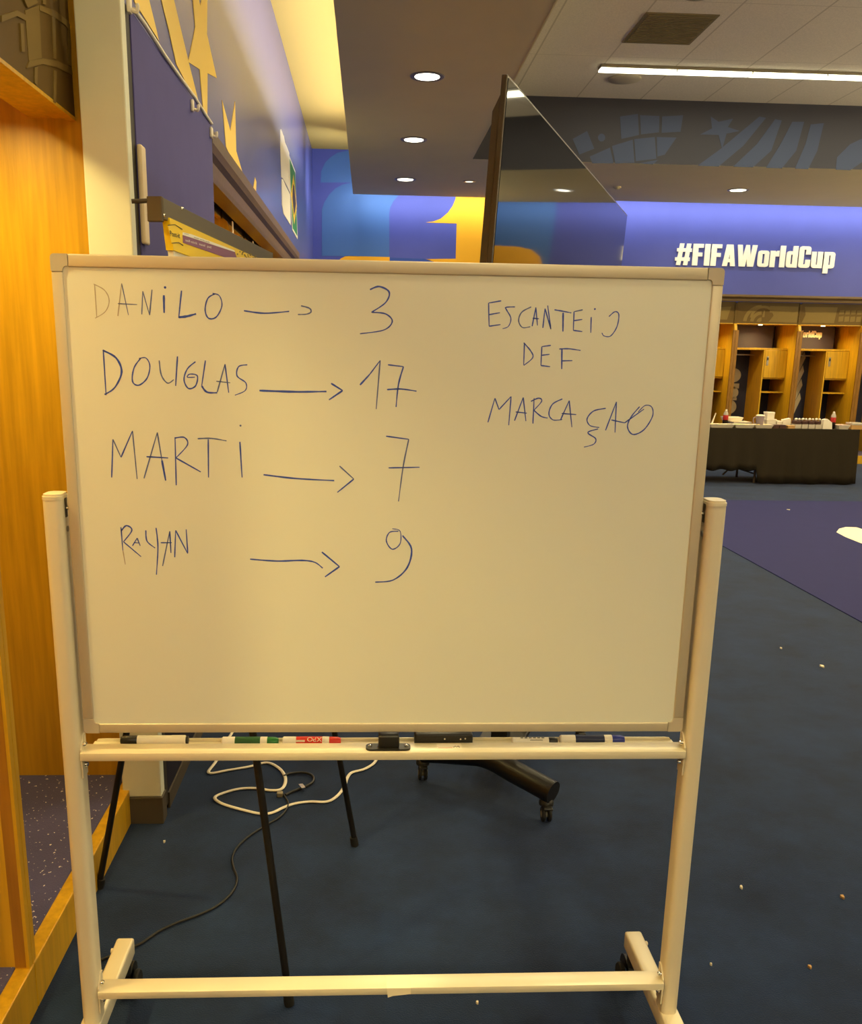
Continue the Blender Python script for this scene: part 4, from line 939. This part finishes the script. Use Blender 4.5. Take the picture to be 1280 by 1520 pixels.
for i_end in (0, 90):
    e0 = [r_[i_end] for r_ in rows]
    prev = back[i_end]; pd_ = bm.verts.new((back[i_end].co.x+(.015 if i_end else -.015), TY1, .05))
    for q, w in zip(e0, e0[1:]):
        pass
    fm = [back[i_end]]+e0
    bm.faces.new(fm+[pd_])
cl_o = solo('table_cloth', bm, 'cloth', 'black cloth hanging to the floor over the catering table', 'tablecloth', sm=50)
md = cl_o.modifiers.new('thickness', 'SOLIDIFY'); md.thickness = .003; md.offset = 1
TT = TH+.006
def tp_(x, y): return onY(x, y, TY0+.12)
def wpx(x): return onY(x, 625, TY0+.12).x
def tray(label, xa, xb, y0, y1, h, food, group='serving trays on the catering table', z=TT):
    xa, xb = wpx(xa), wpx(xb)
    t = thing('serving_tray', label, 'tray', ((xa+xb)/2, (y0+y1)/2, z), group=group)
    bm = nb(); e = .02
    P0 = [(xa+e, y0+e), (xb-e, y0+e), (xb-e, y1-e), (xa+e, y1-e)]; P1 = [(xa, y0), (xb, y0), (xb, y1), (xa, y1)]; P2 = [(xa+.008, y0+.008), (xb-.008, y0+.008), (xb-.008, y1-.008), (xa+.008, y1-.008)]
    r0 = [bm.verts.new((u, v, z)) for u, v in P0]; r1 = [bm.verts.new((u, v, z+h)) for u, v in P1]; r2 = [bm.verts.new((u, v, z+h)) for u, v in P2]; r3 = [bm.verts.new((u, v, z+.006)) for u, v in P0]
    bm.faces.new(r0[::-1]); bm.faces.new(r3)
    for a_, b_ in ((r0, r1), (r1, r2), (r2, r3)):
        for i in range(4): bm.faces.new((a_[i], a_[(i+1) % 4], b_[(i+1) % 4], b_[i]))
    obj('tray_body', bm, 'label_white', t)
    if food:
        bm = nb(); rr = random.Random(int(xa*100))
        for k in range(14):
            cx, cy = xa+.03+(xb-xa-.06)*rr.random(), y0+.03+(y1-y0-.06)*rr.random()
            bmesh.ops.create_icosphere(bm, subdivisions=1, radius=.028, matrix=Matrix.Translation((cx, cy, z+h*.62)) @ Matrix.Diagonal((1, 1, .6, 1)))
        f = obj('food', bm, food, t, 60); f['kind'] = 'stuff'
    return t
tray('white tray of yellow food at the left end of the catering table', 1052, 1087, TY0+.02, TY0+.2, .045, 'food_yellow')
tray('white tray of yellow food second from left along the table edge', 1088, 1117, TY0+.02, TY0+.2, .045, 'food_yellow')
tray('white tray of yellow food just left of the stacked white boxes', 1118, 1145, TY0+.02, TY0+.2, .045, 'food_yellow')
tray('white tray of red fruit beside the right cola bottle', 1241, 1258, TY0+.02, TY0+.2, .055, 'food_red')
tray('shallow deep-sided white tray under the upper one behind the left bottle', 1097, 1125, TY0+.28, TY0+.5, .06, None)
tray('upper white tray stacked above another behind the left bottle', 1090, 1117, TY0+.40, TY0+.60, .05, None, z=TT+.062)
bm = nb(); x0, x1 = wpx(1091), wpx(1116); box(bm, x0+.02, x1-.02, TY0+.51, TY0+.59, TT, TT+.06, .004)
solo('food_box', bm, 'lilac', 'low grey box holding up the upper white tray', 'box', 'boxes on the catering table')
def bottle(label, x, y):
    X_ = wpx(x)*((y)/(TY0+.12)); z = TT
    t = thing('cola_bottle', label, 'bottle', (X_, y, z), group='cola bottles on the catering table')
    obj('body', lathe(nb(), [(.026, 0), (.033, .01), (.034, .07), (.032, .09)], (X_, y, z), seg=20), 'cola', t, 40)
    obj('label_band', lathe(nb(), [(.0335, .085), (.0345, .088), (.0345, .145), (.0335, .148)], (X_, y, z), seg=20), 'red_label', t, 40)
    obj('neck', lathe(nb(), [(.033, .147), (.030, .17), (.015, .20), (.012, .205)], (X_, y, z), seg=20), 'clear', t, 40)
    obj('cap', lathe(nb(), [(.0135, .203), (.0135, .218), (.011, .221)], (X_, y, z), seg=16), 'label_white', t, 40)
bottle('cola bottle with red label near the whiteboard edge', 1077, TY0+.30)
bottle('cola bottle with red label toward the right end of the table', 1237, TY0+.14)
X_ = wpx(1132); yy = TY0+.20
t = thing('jug', 'lilac grey plastic jug between the trays and the white boxes', 'jug', (X_, yy, TT))
obj('body', lathe(nb(), [(.040, 0), (.045, .01), (.052, .13), (.055, .15), (.05, .15)], (X_, yy, TT), seg=24), 'lilac', t, 40)
obj('lid', lathe(nb(), [(.056, .148), (.057, .158), (.03, .166)], (X_, yy, TT), seg=24), 'label_white', t, 40)
bm = nb(); tube(bm, smooth([(X_-.045, yy, TT+.13), (X_-.085, yy, TT+.12), (X_-.08, yy, TT+.06), (X_-.045, yy, TT+.03)]), .007, 8); obj('handle', bm, 'lilac', t, 40)
X_ = wpx(1139.7); bm = lathe(nb(), [(.016, 0), (.018, .005), (.014, .05), (.006, .065), (.006, .075)], (X_, TY0+.24, TT), seg=16)
solo('salt_shaker', bm, 'label_white', 'small white shaker in front of the lilac jug', 'shaker', sm=40)
def fbox(label, xa, xb, y0, y1, z0, h, m='label_white', m2=None, group='boxes on the catering table'):
    xa, xb = wpx(xa), wpx(xb); t = thing('food_box', label, 'box', ((xa+xb)/2, (y0+y1)/2, z0), group=group)
    obj('carton', box(nb(), xa, xb, y0, y1, z0, z0+h*.82, .004), m, t)
    bm = nb(); box(bm, xa-.003, xb+.003, y0-.003, y1+.003, z0+h*.78, z0+h, .004); obj('lid', bm, m2 or m, t)
    return t
fbox('white box stacked on top of the other white food boxes', 1144.5, 1155.5, TY0+.24, TY0+.36, TT+.108, .088)
fbox('white box under the topmost white box on the table', 1144, 1158, TY0+.22, TY0+.38, TT, .106)
fbox('pale box with pink top right of the stacked white boxes', 1158.5, 1166, TY0+.2, TY0+.34, TT, .085)
fbox('dark tub in front of the white boxes', 1145, 1154, TY0+.04, TY0+.16, TT, .045, 'food_dark')
fbox('dark tub second in front of the white boxes', 1155, 1164, TY0+.04, TY0+.16, TT, .045, 'food_dark')
fbox('small tan carton in front of the paper packet', 1166.5, 1177, TY0+.03, TY0+.12, TT, .04, 'food_tan')
bm = nb(); x0, x1 = wpx(1166), wpx(1178)
prism(bm, [(x0, TT), (x1, TT), (x1-.004, TT+.10), (x1-.01, TT+.125), (x0+.02, TT+.108), (x0+.004, TT+.105)], lambda u, v, w: Vector((u, TY0+.18+w, v)), 0, .07)
solo('paper_packet', bm, 'label_white', 'crumpled white paper packet left of the dark pastries', 'packet', 'packets on the catering table')
bm = nb(); x0, x1 = wpx(1219), wpx(1233)
prism(bm, [(x0, TT), (x1, TT), (x1-.01, TT+.085), (x1-.03, TT+.10), (x0+.05, TT+.13), (x0+.008, TT+.12)], lambda u, v, w: Vector((u, TY0+.05+w, v)), 0, .08)
solo('paper_packet', bm, 'label_white', 'crumpled white paper packet left of the right cola bottle', 'packet', 'packets on the catering table')
for k in range(4):
    xa, xb = 1178.5+k*10, 1187.5+k*10
    x0, x1 = wpx(xa), wpx(xb); lab = ('leftmost', 'second', 'third', 'rightmost')[k]
    t = thing('pastry_box', lab+' clear box of dark pastries in the row on the table', 'box', ((x0+x1)/2, TY0+.13, TT), group='clear pastry boxes')
    obj('base', box(nb(), x0, x1, TY0+.06, TY0+.2, TT, TT+.055, .003), 'clear_box', t)
    obj('pastry', box(nb(), x0+.006, x1-.006, TY0+.064, TY0+.194, TT+.055, TT+.098, .008), 'food_dark', t)
    bm = nb()
    for j in range(3): bmesh.ops.create_icosphere(bm, subdivisions=1, radius=.017, matrix=Matrix.Translation((x0+.016+j*(x1-x0-.032)/2, TY0+.10+.03*(j % 2), TT+.118)))
    obj('cream', bm, 'label_white', t, 60)
for k in range(3):
    X_ = wpx(1253+k*4.2); bm = lathe(nb(), [(.012, 0), (.016, .002), (.018, .035), (.014, .045), (.004, .05)], (X_, TY0+.30, TT), seg=14)
    solo('cupcake', bm, 'food_tan', ('leftmost', 'middle', 'rightmost')[k]+' small tan cup in the row behind the red fruit tray', 'cup', 'small cups on the table', sm=40)
x0, x1 = wpx(1261), wpx(1279)
t = thing('clear_container', 'clear tan plastic container at the right end of the table', 'container', ((x0+x1)/2, TY0+.12, TT))
obj('base', box(nb(), x0, x1, TY0+.04, TY0+.2, TT, TT+.055, .004), 'food_tan', t)
obj('lid', box(nb(), x0-.003, x1+.003, TY0+.037, TY0+.203, TT+.055, TT+.085, .006), 'clear_box', t)
a, b = onY(1057, 625, TY0+.2), onY(1063, 613, TY0+.2)
solo('serving_spoon', tube(nb(), [(a.x, a.y, TT+.03), (b.x, b.y, b.z)], [.012, .006], 8), 'label_white', 'white serving spoon standing in the leftmost tray', 'spoon')
